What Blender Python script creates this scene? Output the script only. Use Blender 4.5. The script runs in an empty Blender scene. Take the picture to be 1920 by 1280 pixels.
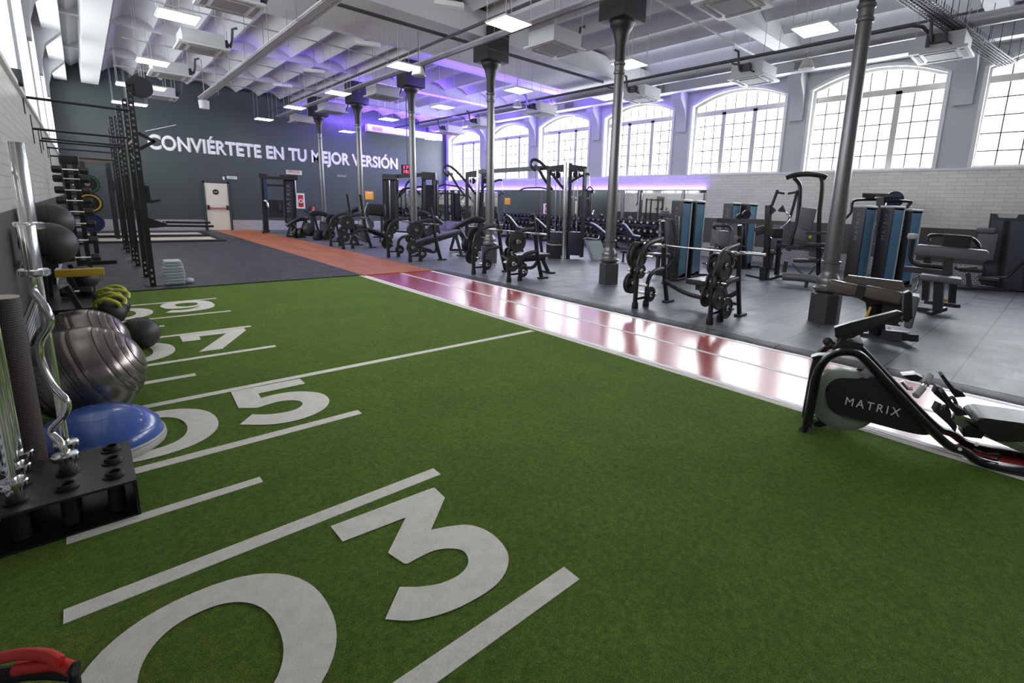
import bpy, bmesh, math, random
from mathutils import Vector, Matrix
random.seed(7)
C = bpy.context.scene.collection
SC = bpy.context.scene
# ------------------------------------------------------------------ camera
FPX, CX, CY = 910.724, 1052.696, 561.205
YAW, PITCH, ROLL, CAMH = 0.7754511, 0.1877866, 0.035592, 1.6
_cy, _sy, _cp, _sp = math.cos(YAW), math.sin(YAW), math.cos(PITCH), math.sin(PITCH)
_f = Vector((_sy*_cp, _cy*_cp, -_sp)); _r = Vector((_cy, -_sy, 0)); _u = _r.cross(_f)
_cr, _sr = math.cos(ROLL), math.sin(ROLL)
RX = _r*_cr + _u*_sr; RU = _u*_cr - _r*_sr
cam = bpy.data.cameras.new('camera'); camo = bpy.data.objects.new('camera', cam); C.objects.link(camo)
cam.sensor_fit = 'HORIZONTAL'; cam.sensor_width = 36.0; cam.lens = FPX*36/1920
cam.shift_x = (960-CX)/1920; cam.shift_y = (CY-640)/1920
cam.clip_start = 0.05; cam.clip_end = 200
M = Matrix(((RX.x, RU.x, -_f.x, 0), (RX.y, RU.y, -_f.y, 0), (RX.z, RU.z, -_f.z, CAMH), (0, 0, 0, 1)))
camo.matrix_world = M
SC.camera = camo
CAMP = Vector((0, 0, CAMH))
def ray(x, y):
    return RX*((x-CX)/FPX) - RU*((y-CY)/FPX) + _f
def g(x, y, z=0.0):
    d = ray(x, y); return CAMP + d*((z-CAMH)/d.z)
def onp(x, y, P, n):
    d = ray(x, y); return CAMP + d*((Vector(P)-CAMP).dot(n)/d.dot(n))
# ------------------------------------------------------------------ world, daylight, exposure
SC.view_settings.view_transform = 'Standard'; SC.view_settings.look = 'None'
SC.view_settings.exposure = 0.55; SC.view_settings.gamma = 1.0
SC.view_settings.use_curve_mapping = False
SC.cycles.use_denoising = True
SC.cycles.max_bounces = 7; SC.cycles.diffuse_bounces = 4; SC.cycles.glossy_bounces = 4
SC.cycles.transmission_bounces = 4; SC.cycles.transparent_max_bounces = 8
SC.cycles.sample_clamp_indirect = 6.0
SC.cycles.caustics_reflective = False; SC.cycles.caustics_refractive = False
w = bpy.data.worlds.new('sky'); SC.world = w; w.use_nodes = True
w.node_tree.nodes['Background'].inputs[0].default_value = (0.93, 0.96, 1.0, 1)
w.node_tree.nodes['Background'].inputs[1].default_value = 2.2
def area(name, loc, direction, sx, sy, power, col=(1, 1, 1), spread=180):
    l = bpy.data.lights.new(name, 'AREA'); l.shape = 'RECTANGLE'; l.size = sx; l.size_y = sy; l.energy = power; l.color = col
    l.spread = math.radians(spread)
    o = bpy.data.objects.new(name, l); C.objects.link(o); o.location = loc
    o.rotation_euler = Vector(direction).to_track_quat('-Z', 'Y').to_euler(); return o
XW, XL, YF, YB = 16.4, -0.5, 27.3, -7.0        # window wall, left wall, far wall, back wall
SILL, SPR, APEX, TOPZ = 2.95, 5.36, 5.78, 6.2
# right-hand windows: (near jamb, far jamb) along Y
WIN = [(-2.1, 2.0), (2.74, 6.1), (6.83, 10.22), (11.0, 14.45), (15.3, 18.65), (19.4, 22.75), (23.6, 26.95)]
WINL = [(-1.6, 1.8), (2.74, 6.1), (6.9, 10.2), (11.1, 14.4), (15.4, 18.7), (19.6, 22.9), (23.7, 26.6)]
for a, b in WIN:
    area('daylight_window', (XW+0.75, (a+b)/2, 4.3), (-1, 0, -0.25), b-a, 2.9, 380 if b > 2.5 else 330, (0.93, 0.96, 1.0))
area('daylight_window', (XW+0.75, -4.6, 4.3), (-1, 0, -0.25), 3.4, 2.9, 300, (0.93, 0.96, 1.0))  # unseen extra window behind the camera, added for more daylight
for a, b in WINL[1:]:
    area('daylight_window', (XL-0.75, (a+b)/2, 4.3), (1, 0, -0.1), b-a, 2.9, 190, (0.93, 0.97, 1.0))
# ------------------------------------------------------------------ materials
def mat(name, col, rough=0.5, metal=0.0, spec=0.5, coat=0.0, emit=None, es=0.0, noise=0, nscale=20, bump=0, alpha=1, ior=None):
    m = bpy.data.materials.new(name); m.use_nodes = True; nt = m.node_tree; b = nt.nodes['Principled BSDF']
    b.inputs['Base Color'].default_value = (*col, 1); b.inputs['Roughness'].default_value = rough
    b.inputs['Metallic'].default_value = metal; b.inputs['Specular IOR Level'].default_value = spec
    b.inputs['Coat Weight'].default_value = coat
    if emit: b.inputs['Emission Color'].default_value = (*emit, 1); b.inputs['Emission Strength'].default_value = es
    if noise or bump:
        tc = nt.nodes.new('ShaderNodeTexCoord'); n = nt.nodes.new('ShaderNodeTexNoise'); n.inputs['Scale'].default_value = nscale
        n.inputs['Detail'].default_value = 5
        nt.links.new(tc.outputs['Object'], n.inputs['Vector'])
        if noise:
            mx = nt.nodes.new('ShaderNodeMix'); mx.data_type = 'RGBA'
            mx.inputs[6].default_value = (*[c*(1-noise) for c in col], 1); mx.inputs[7].default_value = (*[min(1, c*(1+noise)) for c in col], 1)
            nt.links.new(n.outputs[0], mx.inputs[0]); nt.links.new(mx.outputs[2], b.inputs['Base Color'])
        if bump:
            bp = nt.nodes.new('ShaderNodeBump'); bp.inputs['Strength'].default_value = bump; bp.inputs['Distance'].default_value = 0.01
            nt.links.new(n.outputs[0], bp.inputs['Height']); nt.links.new(bp.outputs[0], b.inputs['Normal'])
    return m
K = {}
K['black'] = mat('black_steel', (0.012, 0.012, 0.014), 0.35, 0.0, 0.5)
K['gun'] = mat('gunmetal_tube', (0.045, 0.045, 0.052), 0.35, 0.5, 0.5)
K['rubber'] = mat('black_rubber', (0.014, 0.014, 0.015), 0.55)
K['matte'] = mat('matte_black', (0.008, 0.008, 0.009), 0.7)
K['pad'] = mat('black_vinyl', (0.02, 0.019, 0.02), 0.42, noise=0.2, nscale=60)
K['padbrown'] = mat('taupe_vinyl', (0.085, 0.07, 0.062), 0.4, noise=0.15, nscale=50)
K['padgrey'] = mat('grey_vinyl', (0.11, 0.11, 0.12), 0.42)
K['chrome'] = mat('chrome', (0.75, 0.75, 0.74), 0.14, 1.0)
K['steel'] = mat('brushed_steel', (0.5, 0.5, 0.5), 0.3, 1.0)
K['white'] = mat('white_paint', (0.62, 0.62, 0.64), 0.6, noise=0.03, nscale=3)
K['ceil'] = mat('ceiling_paint', (0.62, 0.62, 0.65), 0.7, noise=0.05, nscale=2)
K['beam'] = mat('beam_paint', (0.62, 0.62, 0.63), 0.65, noise=0.05, nscale=3)
K['plaster'] = mat('wall_plaster', (0.56, 0.565, 0.58), 0.75, noise=0.04, nscale=2)
K['frame'] = mat('window_frame_paint', (0.5, 0.47, 0.45), 0.5)
K['reveal'] = mat('window_reveal_paint', (0.8, 0.8, 0.8), 0.6)
K['column'] = mat('column_paint', (0.15, 0.147, 0.15), 0.3, 0.5, noise=0.12, nscale=8)
K['colbox'] = mat('column_box_paint', (0.018, 0.017, 0.018), 0.5)
K['plinth'] = mat('column_plinth_paint', (0.05, 0.05, 0.053), 0.45)
K['duct'] = mat('galvanised_duct', (0.42, 0.42, 0.44), 0.4, 0.3)
K['pipe'] = mat('dark_pipe', (0.06, 0.06, 0.065), 0.45)
K['conduit'] = mat('light_conduit', (0.5, 0.5, 0.5), 0.45)
K['ac'] = mat('appliance_white', (0.52, 0.52, 0.53), 0.5)
K['acg'] = mat('grille_grey', (0.22, 0.2, 0.2), 0.6)
K['lamp'] = mat('lamp_diffuser', (1, 1, 1), 0.5, emit=(1.0, 0.97, 0.9), es=9.0)
K['led'] = mat('violet_led', (0.4, 0.35, 1), 0.5, emit=(0.42, 0.30, 1.0), es=9.0)
K['paint_far'] = mat('charcoal_wall_paint', (0.06, 0.078, 0.076), 0.45, noise=0.05, nscale=1)
K['dado'] = mat('dark_grey_dado', (0.075, 0.07, 0.068), 0.5, noise=0.05, nscale=4)
K['lettering'] = mat('white_lettering', (0.9, 0.9, 0.92), 0.5)
K['mirror'] = mat('mirror', (0.88, 0.9, 0.9), 0.02, 1.0)
K['door'] = mat('door_cream', (0.75, 0.73, 0.62), 0.45)
K['red'] = mat('red_plastic', (0.6, 0.03, 0.02), 0.35)
K['blueshield'] = mat('blue_shield', (0.08, 0.17, 0.26), 0.22, spec=0.6)
K['capwhite'] = mat('pale_cap', (0.42, 0.47, 0.5), 0.35)
K['shroud'] = mat('charcoal_shroud', (0.024, 0.023, 0.027), 0.38, 0.2)
K['logo'] = mat('silver_lettering', (0.62, 0.62, 0.62), 0.4)
K['yellow'] = mat('yellow_paint', (0.55, 0.36, 0.03), 0.45)
K['lime'] = mat('lime_rubber', (0.5, 0.55, 0.06), 0.5)
K['green'] = mat('green_rubber', (0.02, 0.12, 0.04), 0.5)
K['blue'] = mat('blue_dome', (0.045, 0.11, 0.40), 0.25, coat=0.3)
K['ball'] = mat('silver_gym_ball', (0.22, 0.19, 0.175), 0.24, 0.75)
K['med'] = mat('dark_leatherette', (0.03, 0.023, 0.024), 0.5, noise=0.2, nscale=70, bump=0.2)
K['grey'] = mat('light_grey_plastic', (0.45, 0.45, 0.42), 0.4)
K['disc'] = mat('flywheel_grey', (0.26, 0.29, 0.25), 0.4, 0.2)
K['orange'] = mat('orange_sign', (0.85, 0.36, 0.03), 0.5)
K['wood'] = mat('pale_wood', (0.62, 0.55, 0.42), 0.4, noise=0.12, nscale=6)
K['towel'] = mat('pale_towel', (0.5, 0.54, 0.58), 0.9, bump=0.5, nscale=90, noise=0.1)
K['towelb'] = mat('towel_blue_band', (0.05, 0.16, 0.25), 0.9)
K['ledred'] = mat('red_display', (0.9, 0.02, 0.06), 0.5, emit=(1, 0.05, 0.12), es=1.6)
K['glass'] = m = bpy.data.materials.new('window_glass'); m.use_nodes = True; nt = m.node_tree; nt.nodes.clear()
_o = nt.nodes.new('ShaderNodeOutputMaterial'); _t = nt.nodes.new('ShaderNodeBsdfTransparent'); _g = nt.nodes.new('ShaderNodeBsdfGlossy')
_x = nt.nodes.new('ShaderNodeMixShader'); _x.inputs[0].default_value = 0.06; _g.inputs['Roughness'].default_value = 0.02
_t.inputs[0].default_value = (0.97, 0.98, 0.98, 1)
nt.links.new(_t.outputs[0], _x.inputs[1]); nt.links.new(_g.outputs[0], _x.inputs[2]); nt.links.new(_x.outputs[0], _o.inputs[0])

def nodes(name):
    m = bpy.data.materials.new(name); m.use_nodes = True; nt = m.node_tree; b = nt.nodes['Principled BSDF']
    tc = nt.nodes.new('ShaderNodeTexCoord'); mp = nt.nodes.new('ShaderNodeMapping'); nt.links.new(tc.outputs['Object'], mp.inputs[0])
    return m, nt, b, mp
def ramp(nt, src, stops):
    r = nt.nodes.new('ShaderNodeValToRGB'); e = r.color_ramp.elements
    e[0].position, e[0].color = stops[0][0], (*stops[0][1], 1); e[1].position, e[1].color = stops[-1][0], (*stops[-1][1], 1)
    for p, c in stops[1:-1]:
        n = e.new(p); n.color = (*c, 1)
    nt.links.new(src, r.inputs[0]); return r.outputs[0]
def noise(nt, vec, scale, detail=4, rough=0.6):
    n = nt.nodes.new('ShaderNodeTexNoise'); n.inputs['Scale'].default_value = scale; n.inputs['Detail'].default_value = detail
    n.inputs['Roughness'].default_value = rough; nt.links.new(vec, n.inputs['Vector']); return n.outputs[0]
def mixc(nt, fac, a, b, mode='MIX'):
    x = nt.nodes.new('ShaderNodeMix'); x.data_type = 'RGBA'; x.blend_type = mode
    if isinstance(fac, float): x.inputs[0].default_value = fac
    else: nt.links.new(fac, x.inputs[0])
    for s, i in ((a, 6), (b, 7)):
        if isinstance(s, tuple): x.inputs[i].default_value = (*s, 1)
        else: nt.links.new(s, x.inputs[i])
    return x.outputs[2]
def bumpn(nt, b, src, strength, dist=0.01):
    bp = nt.nodes.new('ShaderNodeBump'); bp.inputs['Strength'].default_value = strength; bp.inputs['Distance'].default_value = dist
    nt.links.new(src, bp.inputs['Height']); nt.links.new(bp.outputs[0], b.inputs['Normal'])
# artificial turf
m, nt, b, mp = nodes('green_turf'); K['turf'] = m
fine = noise(nt, mp.outputs[0], 260, 3, 0.7); mid = noise(nt, mp.outputs[0], 34, 5, 0.75); big = noise(nt, mp.outputs[0], 1.6, 4, 0.6)
c1 = ramp(nt, fine, [(0.32, (0.018, 0.042, 0.003)), (0.5, (0.125, 0.205, 0.018)), (0.70, (0.34, 0.45, 0.065))])
c2 = ramp(nt, mid, [(0.34, (0.45, 0.55, 0.45)), (0.62, (1.15, 1.12, 1.05))])
c3 = ramp(nt, big, [(0.3, (0.78, 0.84, 0.78)), (0.7, (1.08, 1.08, 1.05))])
cc = mixc(nt, 1.0, mixc(nt, 1.0, c1, c2, 'MULTIPLY'), c3, 'MULTIPLY')
nt.links.new(cc, b.inputs['Base Color']); b.inputs['Roughness'].default_value = 0.9; b.inputs['Specular IOR Level'].default_value = 0.15
b.inputs['Sheen Weight'].default_value = 0.25; b.inputs['Sheen Tint'].default_value = (0.5, 0.8, 0.3, 1)
bumpn(nt, b, fine, 0.8, 0.02)
m, nt, b, mp = nodes('white_turf'); K['turfwhite'] = m
fine = noise(nt, mp.outputs[0], 260, 3, 0.7); mid = noise(nt, mp.outputs[0], 14, 5, 0.7)
c1 = ramp(nt, fine, [(0.25, (0.68, 0.65, 0.56)), (0.6, (0.95, 0.92, 0.84))]); c2 = ramp(nt, mid, [(0.3, (0.88, 0.86, 0.82)), (0.6, (1, 1, 1))])
nt.links.new(mixc(nt, 1.0, c1, c2, 'MULTIPLY'), b.inputs['Base Color']); b.inputs['Roughness'].default_value = 0.95; b.inputs['Specular IOR Level'].default_value = 0.1
bumpn(nt, b, fine, 0.5, 0.01)
# rubber floor: granulated tiles
def rubber(name, base, tile, rough=0.5, lo=0.6, seam=True):
    m, nt, b, mp = nodes(name)
    f = noise(nt, mp.outputs[0], 180, 2, 0.7); q = noise(nt, mp.outputs[0], 2.2, 5, 0.65); st = nt.nodes.new('ShaderNodeMapping')
    nt.links.new(mp.outputs[0], st.inputs[0]); st.inputs['Scale'].default_value = (1.2, 16, 1)
    s = noise(nt, st.outputs[0], 2.0, 5, 0.7)
    c = ramp(nt, f, [(0.3, tuple(x*lo for x in base)), (0.7, tuple(x*1.45 for x in base))])
    c = mixc(nt, 1.0, c, ramp(nt, q, [(0.3, (0.8, 0.8, 0.82)), (0.7, (1.15, 1.15, 1.15))]), 'MULTIPLY')
    c = mixc(nt, 1.0, c, ramp(nt, s, [(0.35, (0.85, 0.85, 0.85)), (0.7, (1.2, 1.2, 1.2))]), 'MULTIPLY')
    if seam:
        br = nt.nodes.new('ShaderNodeTexBrick'); br.offset = 0.5; br.inputs['Scale'].default_value = 1.0
        br.inputs['Brick Width'].default_value = tile; br.inputs['Row Height'].default_value = tile; br.inputs['Mortar Size'].default_value = 0.009
        br.inputs['Mortar Smooth'].default_value = 0.2
        br.inputs['Color1'].default_value = (1, 1, 1, 1); br.inputs['Color2'].default_value = (0.9, 0.9, 0.9, 1); br.inputs['Mortar'].default_value = (0.06, 0.06, 0.06, 1)
        nt.links.new(mp.outputs[0], br.inputs['Vector']); c = mixc(nt, 1.0, c, br.outputs[0], 'MULTIPLY')
        mp.inputs['Location'].default_value = (0, 0, 0)
    nt.links.new(c, b.inputs['Base Color'])
    nt.links.new(ramp(nt, q, [(0.3, (rough-0.1,)*3), (0.7, (rough+0.12,)*3)]), b.inputs['Roughness'])
    bumpn(nt, b, f, 0.35, 0.004); return m
K['rub'] = rubber('grey_rubber_tiles', (0.125, 0.133, 0.148), 0.585, 0.45)
K['rub2'] = rubber('charcoal_rubber_mat', (0.034, 0.036, 0.042), 1.17, 0.5)
K['kerb'] = rubber('rubber_edge', (0.045, 0.046, 0.048), 1.17, 0.55, seam=False)
K['orangestrip'] = rubber('orange_rubber', (0.40, 0.13, 0.055), 1.2, 0.5, 0.85)
m, nt, b, mp = nodes('red_track'); K['track'] = m
q = noise(nt, mp.outputs[0], 3, 4, 0.6)
nt.links.new(ramp(nt, q, [(0.3, (0.42, 0.035, 0.03)), (0.7, (0.52, 0.05, 0.045))]), b.inputs['Base Color'])
b.inputs['Roughness'].default_value = 0.3; b.inputs['Specular IOR Level'].default_value = 0.6; b.inputs['Coat Weight'].default_value = 0.8; b.inputs['Coat Roughness'].default_value = 0.2; b.inputs['Coat IOR'].default_value = 1.6
# white brick tiles (walls run along Y; use Y,Z)
m, nt, b, mp = nodes('white_brick_tiles'); K['brick'] = m
sep = nt.nodes.new('ShaderNodeSeparateXYZ'); cb = nt.nodes.new('ShaderNodeCombineXYZ'); nt.links.new(mp.outputs[0], sep.inputs[0])
nt.links.new(sep.outputs[1], cb.inputs[0]); nt.links.new(sep.outputs[2], cb.inputs[1])
br = nt.nodes.new('ShaderNodeTexBrick'); br.offset = 0.5; br.inputs['Scale'].default_value = 1; br.inputs['Brick Width'].default_value = 0.4
br.inputs['Row Height'].default_value = 0.1; br.inputs['Mortar Size'].default_value = 0.006; br.inputs['Mortar Smooth'].default_value = 0.2
br.inputs['Color1'].default_value = (0.72, 0.69, 0.64, 1); br.inputs['Color2'].default_value = (0.64, 0.61, 0.57, 1); br.inputs['Mortar'].default_value = (0.5, 0.47, 0.44, 1)
nt.links.new(cb.outputs[0], br.inputs['Vector']); nt.links.new(br.outputs[0], b.inputs['Base Color']); b.inputs['Roughness'].default_value = 0.3
iv = nt.nodes.new('ShaderNodeMath'); iv.operation = 'SUBTRACT'; iv.inputs[0].default_value = 1; nt.links.new(br.outputs['Fac'], iv.inputs[1])
bumpn(nt, b, iv.outputs[0], 0.6, 0.006)
def perf(name, axis):
    m, nt, b, mp = nodes(name)
    sep = nt.nodes.new('ShaderNodeSeparateXYZ'); nt.links.new(mp.outputs[0], sep.inputs[0]); cb = nt.nodes.new('ShaderNodeCombineXYZ')
    nt.links.new(sep.outputs[axis], cb.inputs[0]); nt.links.new(sep.outputs[2], cb.inputs[1])
    br = nt.nodes.new('ShaderNodeTexBrick'); br.offset = 0.5; br.inputs['Scale'].default_value = 1; br.inputs['Brick Width'].default_value = 0.1
    br.inputs['Row Height'].default_value = 0.045; br.inputs['Mortar Size'].default_value = 0.012; br.inputs['Mortar Smooth'].default_value = 0.1
    br.inputs['Color1'].default_value = (0.1, 0.1, 0.11, 1); br.inputs['Color2'].default_value = (0.1, 0.1, 0.11, 1); br.inputs['Mortar'].default_value = (0.62, 0.62, 0.64, 1)
    nt.links.new(cb.outputs[0], br.inputs['Vector']); nt.links.new(br.outputs[0], b.inputs['Base Color']); b.inputs['Roughness'].default_value = 0.5
    return m
K['perfy'] = perf('perforated_panel_y', 1); K['perfx'] = perf('perforated_panel_x', 0)
m, nt, b, mp = nodes('ribbed_roll'); K['ribbed'] = m
sep = nt.nodes.new('ShaderNodeSeparateXYZ'); nt.links.new(mp.outputs[0], sep.inputs[0])
at = nt.nodes.new('ShaderNodeMath'); at.operation = 'ARCTAN2'; nt.links.new(sep.outputs[1], at.inputs[0]); nt.links.new(sep.outputs[0], at.inputs[1])
ms = nt.nodes.new('ShaderNodeMath'); ms.operation = 'MULTIPLY'; ms.inputs[1].default_value = 0.13; nt.links.new(at.outputs[0], ms.inputs[0])
cb = nt.nodes.new('ShaderNodeCombineXYZ'); nt.links.new(ms.outputs[0], cb.inputs[0]); nt.links.new(sep.outputs[2], cb.inputs[1])
br = nt.nodes.new('ShaderNodeTexBrick'); br.offset = 0.0; br.inputs['Scale'].default_value = 1; br.inputs['Brick Width'].default_value = 0.0125
br.inputs['Row Height'].default_value = 0.0125; br.inputs['Mortar Size'].default_value = 0.0022
br.inputs['Color1'].default_value = (0.12, 0.085, 0.07, 1); br.inputs['Color2'].default_value = (0.09, 0.065, 0.055, 1); br.inputs['Mortar'].default_value = (0.012, 0.01, 0.01, 1)
nt.links.new(cb.outputs[0], br.inputs['Vector']); nt.links.new(br.outputs[0], b.inputs['Base Color']); b.inputs['Roughness'].default_value = 0.7
# ------------------------------------------------------------------ mesh builder
class MB:
    def __init__(s): s.v = []; s.f = []
    def add(s, vs, fs):
        n = len(s.v); s.v += [tuple(v) for v in vs]; s.f += [tuple(i+n for i in f) for f in fs]; return s
    def box(s, c, d, rot=None, bev=0):
        x, y, z = d[0]/2, d[1]/2, d[2]/2
        if bev:
            bm = bmesh.new(); bmesh.ops.create_cube(bm, size=1); bmesh.ops.scale(bm, vec=d, verts=bm.verts)
            bmesh.ops.bevel(bm, geom=list(bm.edges), offset=min(bev, min(d)*0.49), segments=3, profile=0.6, affect='EDGES')
            vs = [v.co.copy() for v in bm.verts]; bm.verts.index_update(); fs = [tuple(v.index for v in f.verts) for f in bm.faces]; bm.free()
        else:
            vs = [Vector((i, j, k)) for k in (-z, z) for j in (-y, y) for i in (-x, x)]
            fs = [(0, 2, 3, 1), (4, 5, 7, 6), (0, 1, 5, 4), (2, 6, 7, 3), (0, 4, 6, 2), (1, 3, 7, 5)]
        if rot is not None: vs = [rot @ v for v in vs]
        c = Vector(c); return s.add([v+c for v in vs], fs)
    def ab(s, a, b): # box from corners
        a, b = Vector(a), Vector(b); return s.box((a+b)/2, tuple(abs(t) for t in (b-a)))
    def bar(s, p, q, w, h=None, up=(0, 0, 1), bev=0):
        h = h or w; p, q = Vector(p), Vector(q); d = q-p; L = d.length; d.normalize(); up = Vector(up)
        if abs(d.dot(up)) > 0.98: up = Vector((0, 1, 0)) if abs(d.y) < 0.9 else Vector((1, 0, 0))
        sx = up.cross(d).normalized(); uz = d.cross(sx)
        R = Matrix((sx, d, uz)).transposed(); return s.box((p+q)/2, (w, L, h), R, bev)
    def tube(s, pts, r, seg=8, closed=False, flat=None, cap=True, up=None):
        pts = [Vector(p) for p in pts]; n = len(pts); rs = r if isinstance(r, (list, tuple)) else [r]*n
        prev = None; rings = []
        for i, p in enumerate(pts):
            if closed: t = pts[(i+1) % n]-pts[i-1]
            else: t = pts[min(i+1, n-1)]-pts[max(i-1, 0)]
            t.normalize()
            if prev is None:
                a = Vector(up) if up else (Vector((0, 0, 1)) if abs(t.z) < 0.9 else Vector((1, 0, 0)))
                nrm = (a - t*a.dot(t)).normalized()
            else: nrm = (prev - t*prev.dot(t)).normalized()
            prev = nrm; bn = t.cross(nrm); fa, fb = (1, 1) if flat is None else flat
            off = math.pi/seg if seg == 4 else 0; k = math.sqrt(2) if seg == 4 else 1
            rings.append([p + (nrm*math.cos(2*math.pi*j/seg+off)*fa + bn*math.sin(2*math.pi*j/seg+off)*fb)*rs[i]*k for j in range(seg)])
        vs = [v for rg in rings for v in rg]; fs = []
        m = n if closed else n-1
        for i in range(m):
            for j in range(seg):
                a = i*seg+j; b2 = i*seg+(j+1) % seg; c2 = ((i+1) % n)*seg+(j+1) % seg; d2 = ((i+1) % n)*seg+j
                fs.append((a, b2, c2, d2))
        if cap and not closed: fs.append(tuple(reversed(range(seg)))); fs.append(tuple((n-1)*seg+j for j in range(seg)))
        return s.add(vs, fs)
    def cyl(s, p, q, r, r2=None, seg=16): return s.tube([p, q], [r, r if r2 is None else r2], seg)
    def lathe(s, prof, c=(0, 0, 0), axis='Z', seg=24, rot=None, phase=0):
        c = Vector(c); vs = []; fs = []; n = len(prof)
        for (r, z) in prof:
            for j in range(seg):
                a = 2*math.pi*j/seg+phase; p = Vector((r*math.cos(a), r*math.sin(a), z))
                if axis == 'X': p = Vector((p.z, p.x, p.y))
                if axis == 'Y': p = Vector((p.y, p.z, p.x))
                if rot is not None: p = rot @ p
                vs.append(p+c)
        for i in range(n-1):
            for j in range(seg): fs.append((i*seg+j, i*seg+(j+1) % seg, (i+1)*seg+(j+1) % seg, (i+1)*seg+j))
        loop = tuple(prof[0]) == tuple(prof[-1])
        if prof[0][0] > 1e-5 and not loop: fs.append(tuple(reversed(range(seg))))
        if prof[-1][0] > 1e-5 and not loop: fs.append(tuple((n-1)*seg+j for j in range(seg)))
        return s.add(vs, fs)
    def ball(s, c, r, seg=24, rings=14, rot=None):
        rx, ry, rz = r if isinstance(r, tuple) else (r, r, r); vs = []; fs = []; c = Vector(c)
        for i in range(rings+1):
            t = math.pi*i/rings
            for j in range(seg):
                a = 2*math.pi*j/seg; p = Vector((rx*math.sin(t)*math.cos(a), ry*math.sin(t)*math.sin(a), rz*math.cos(t)))
                if rot is not None: p = rot @ p
                vs.append(c+p)
        for i in range(rings):
            for j in range(seg): fs.append((i*seg+j, (i+1)*seg+j, (i+1)*seg+(j+1) % seg, i*seg+(j+1) % seg))
        return s.add(vs, fs)
    def prism(s, poly, o, u, v, t): # polygon in plane (u,v) at o, extruded by vector t
        o, u, v, t = Vector(o), Vector(u), Vector(v), Vector(t); n = len(poly)
        a = [o+u*p[0]+v*p[1] for p in poly]; b = [p+t for p in a]
        fs = [tuple(range(n)), tuple(reversed(range(n, 2*n)))] + [(i, i+n, (i+1) % n+n, (i+1) % n) for i in range(n)]
        return s.add(a+b, fs)
    def quad(s, *p): return s.add(p, [tuple(range(len(p)))])
    def build(s, name, m, parent=None, loc=None, sharp=32):
        me = bpy.data.meshes.new(name); me.from_pydata(s.v, [], s.f)
        bm = bmesh.new(); bm.from_mesh(me)
        bmesh.ops.remove_doubles(bm, verts=bm.verts, dist=1e-5)
        bmesh.ops.recalc_face_normals(bm, faces=bm.faces); bm.to_mesh(me); bm.free()
        me.polygons.foreach_set('use_smooth', [True]*len(me.polygons)); me.set_sharp_from_angle(angle=math.radians(sharp))
        me.materials.append(K[m] if isinstance(m, str) else m)
        o = bpy.data.objects.new(name, me); C.objects.link(o)
        if parent: o.parent = parent
        if loc: o.location = loc
        return o
def tag(o, label=None, cat=None, group=None, kind=None):
    if label: o['label'] = label
    if cat: o['category'] = cat
    if group: o['group'] = group
    if kind: o['kind'] = kind
    return o
def thing(name, label, cat, loc=(0, 0, 0), rz=0, group=None):
    o = bpy.data.objects.new(name, None); C.objects.link(o); o.location = loc; o.rotation_euler = (0, 0, rz); o.empty_display_size = 0.1
    return tag(o, label, cat, group)
def struct(o): o['kind'] = 'structure'; return o
def dup(root, loc, rz=None, label=None, group=None):
    r = root.copy(); C.objects.link(r); r.location = loc
    if rz is not None: r.rotation_euler = (0, 0, rz)
    if label: r['label'] = label
    if group: r['group'] = group
    for ch in list(root.children):
        c = ch.copy(); C.objects.link(c); c.parent = r
        for gc in ch.children:
            d = gc.copy(); C.objects.link(d); d.parent = c
    return r
def catmull(pts, n=6, closed=True):
    out = []; N = len(pts); rng = range(N) if closed else range(N-1)
    for i in rng:
        if closed: p0, p1, p2, p3 = pts[i-1], pts[i], pts[(i+1) % N], pts[(i+2) % N]
        else: p0, p1, p2, p3 = pts[max(i-1, 0)], pts[i], pts[i+1], pts[min(i+2, N-1)]
        for k in range(n):
            t = k/n; out.append(tuple(0.5*((2*p1[d]) + (-p0[d]+p2[d])*t + (2*p0[d]-5*p1[d]+4*p2[d]-p3[d])*t*t + (-p0[d]+3*p1[d]-3*p2[d]+p3[d])*t**3) for d in range(len(p1))))
    if not closed: out.append(tuple(pts[-1]))
    return out
def text_mesh(name, s, size, m, M4, parent=None, ext=0.004, bold=0.0, width=None, spacing=1.0):
    cu = bpy.data.curves.new(name, 'FONT'); cu.body = s; cu.size = size; cu.extrude = ext; cu.offset = bold; cu.space_character = spacing
    cu.align_x = 'LEFT'
    o = bpy.data.objects.new(name, cu); C.objects.link(o); bpy.context.view_layer.update()
    dg = bpy.context.evaluated_depsgraph_get(); me = bpy.data.meshes.new_from_object(o.evaluated_get(dg)); bpy.data.objects.remove(o)
    if width:
        xs = [v.co.x for v in me.vertices]; a, b2 = min(xs), max(xs)
        for v in me.vertices: v.co.x = (v.co.x-a)/(b2-a)*width
    me.transform(M4); me.materials.clear(); me.materials.append(K[m])
    r = bpy.data.objects.new(name, me); C.objects.link(r)
    if parent: r.parent = parent
    return r
TZ = -0.02
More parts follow.
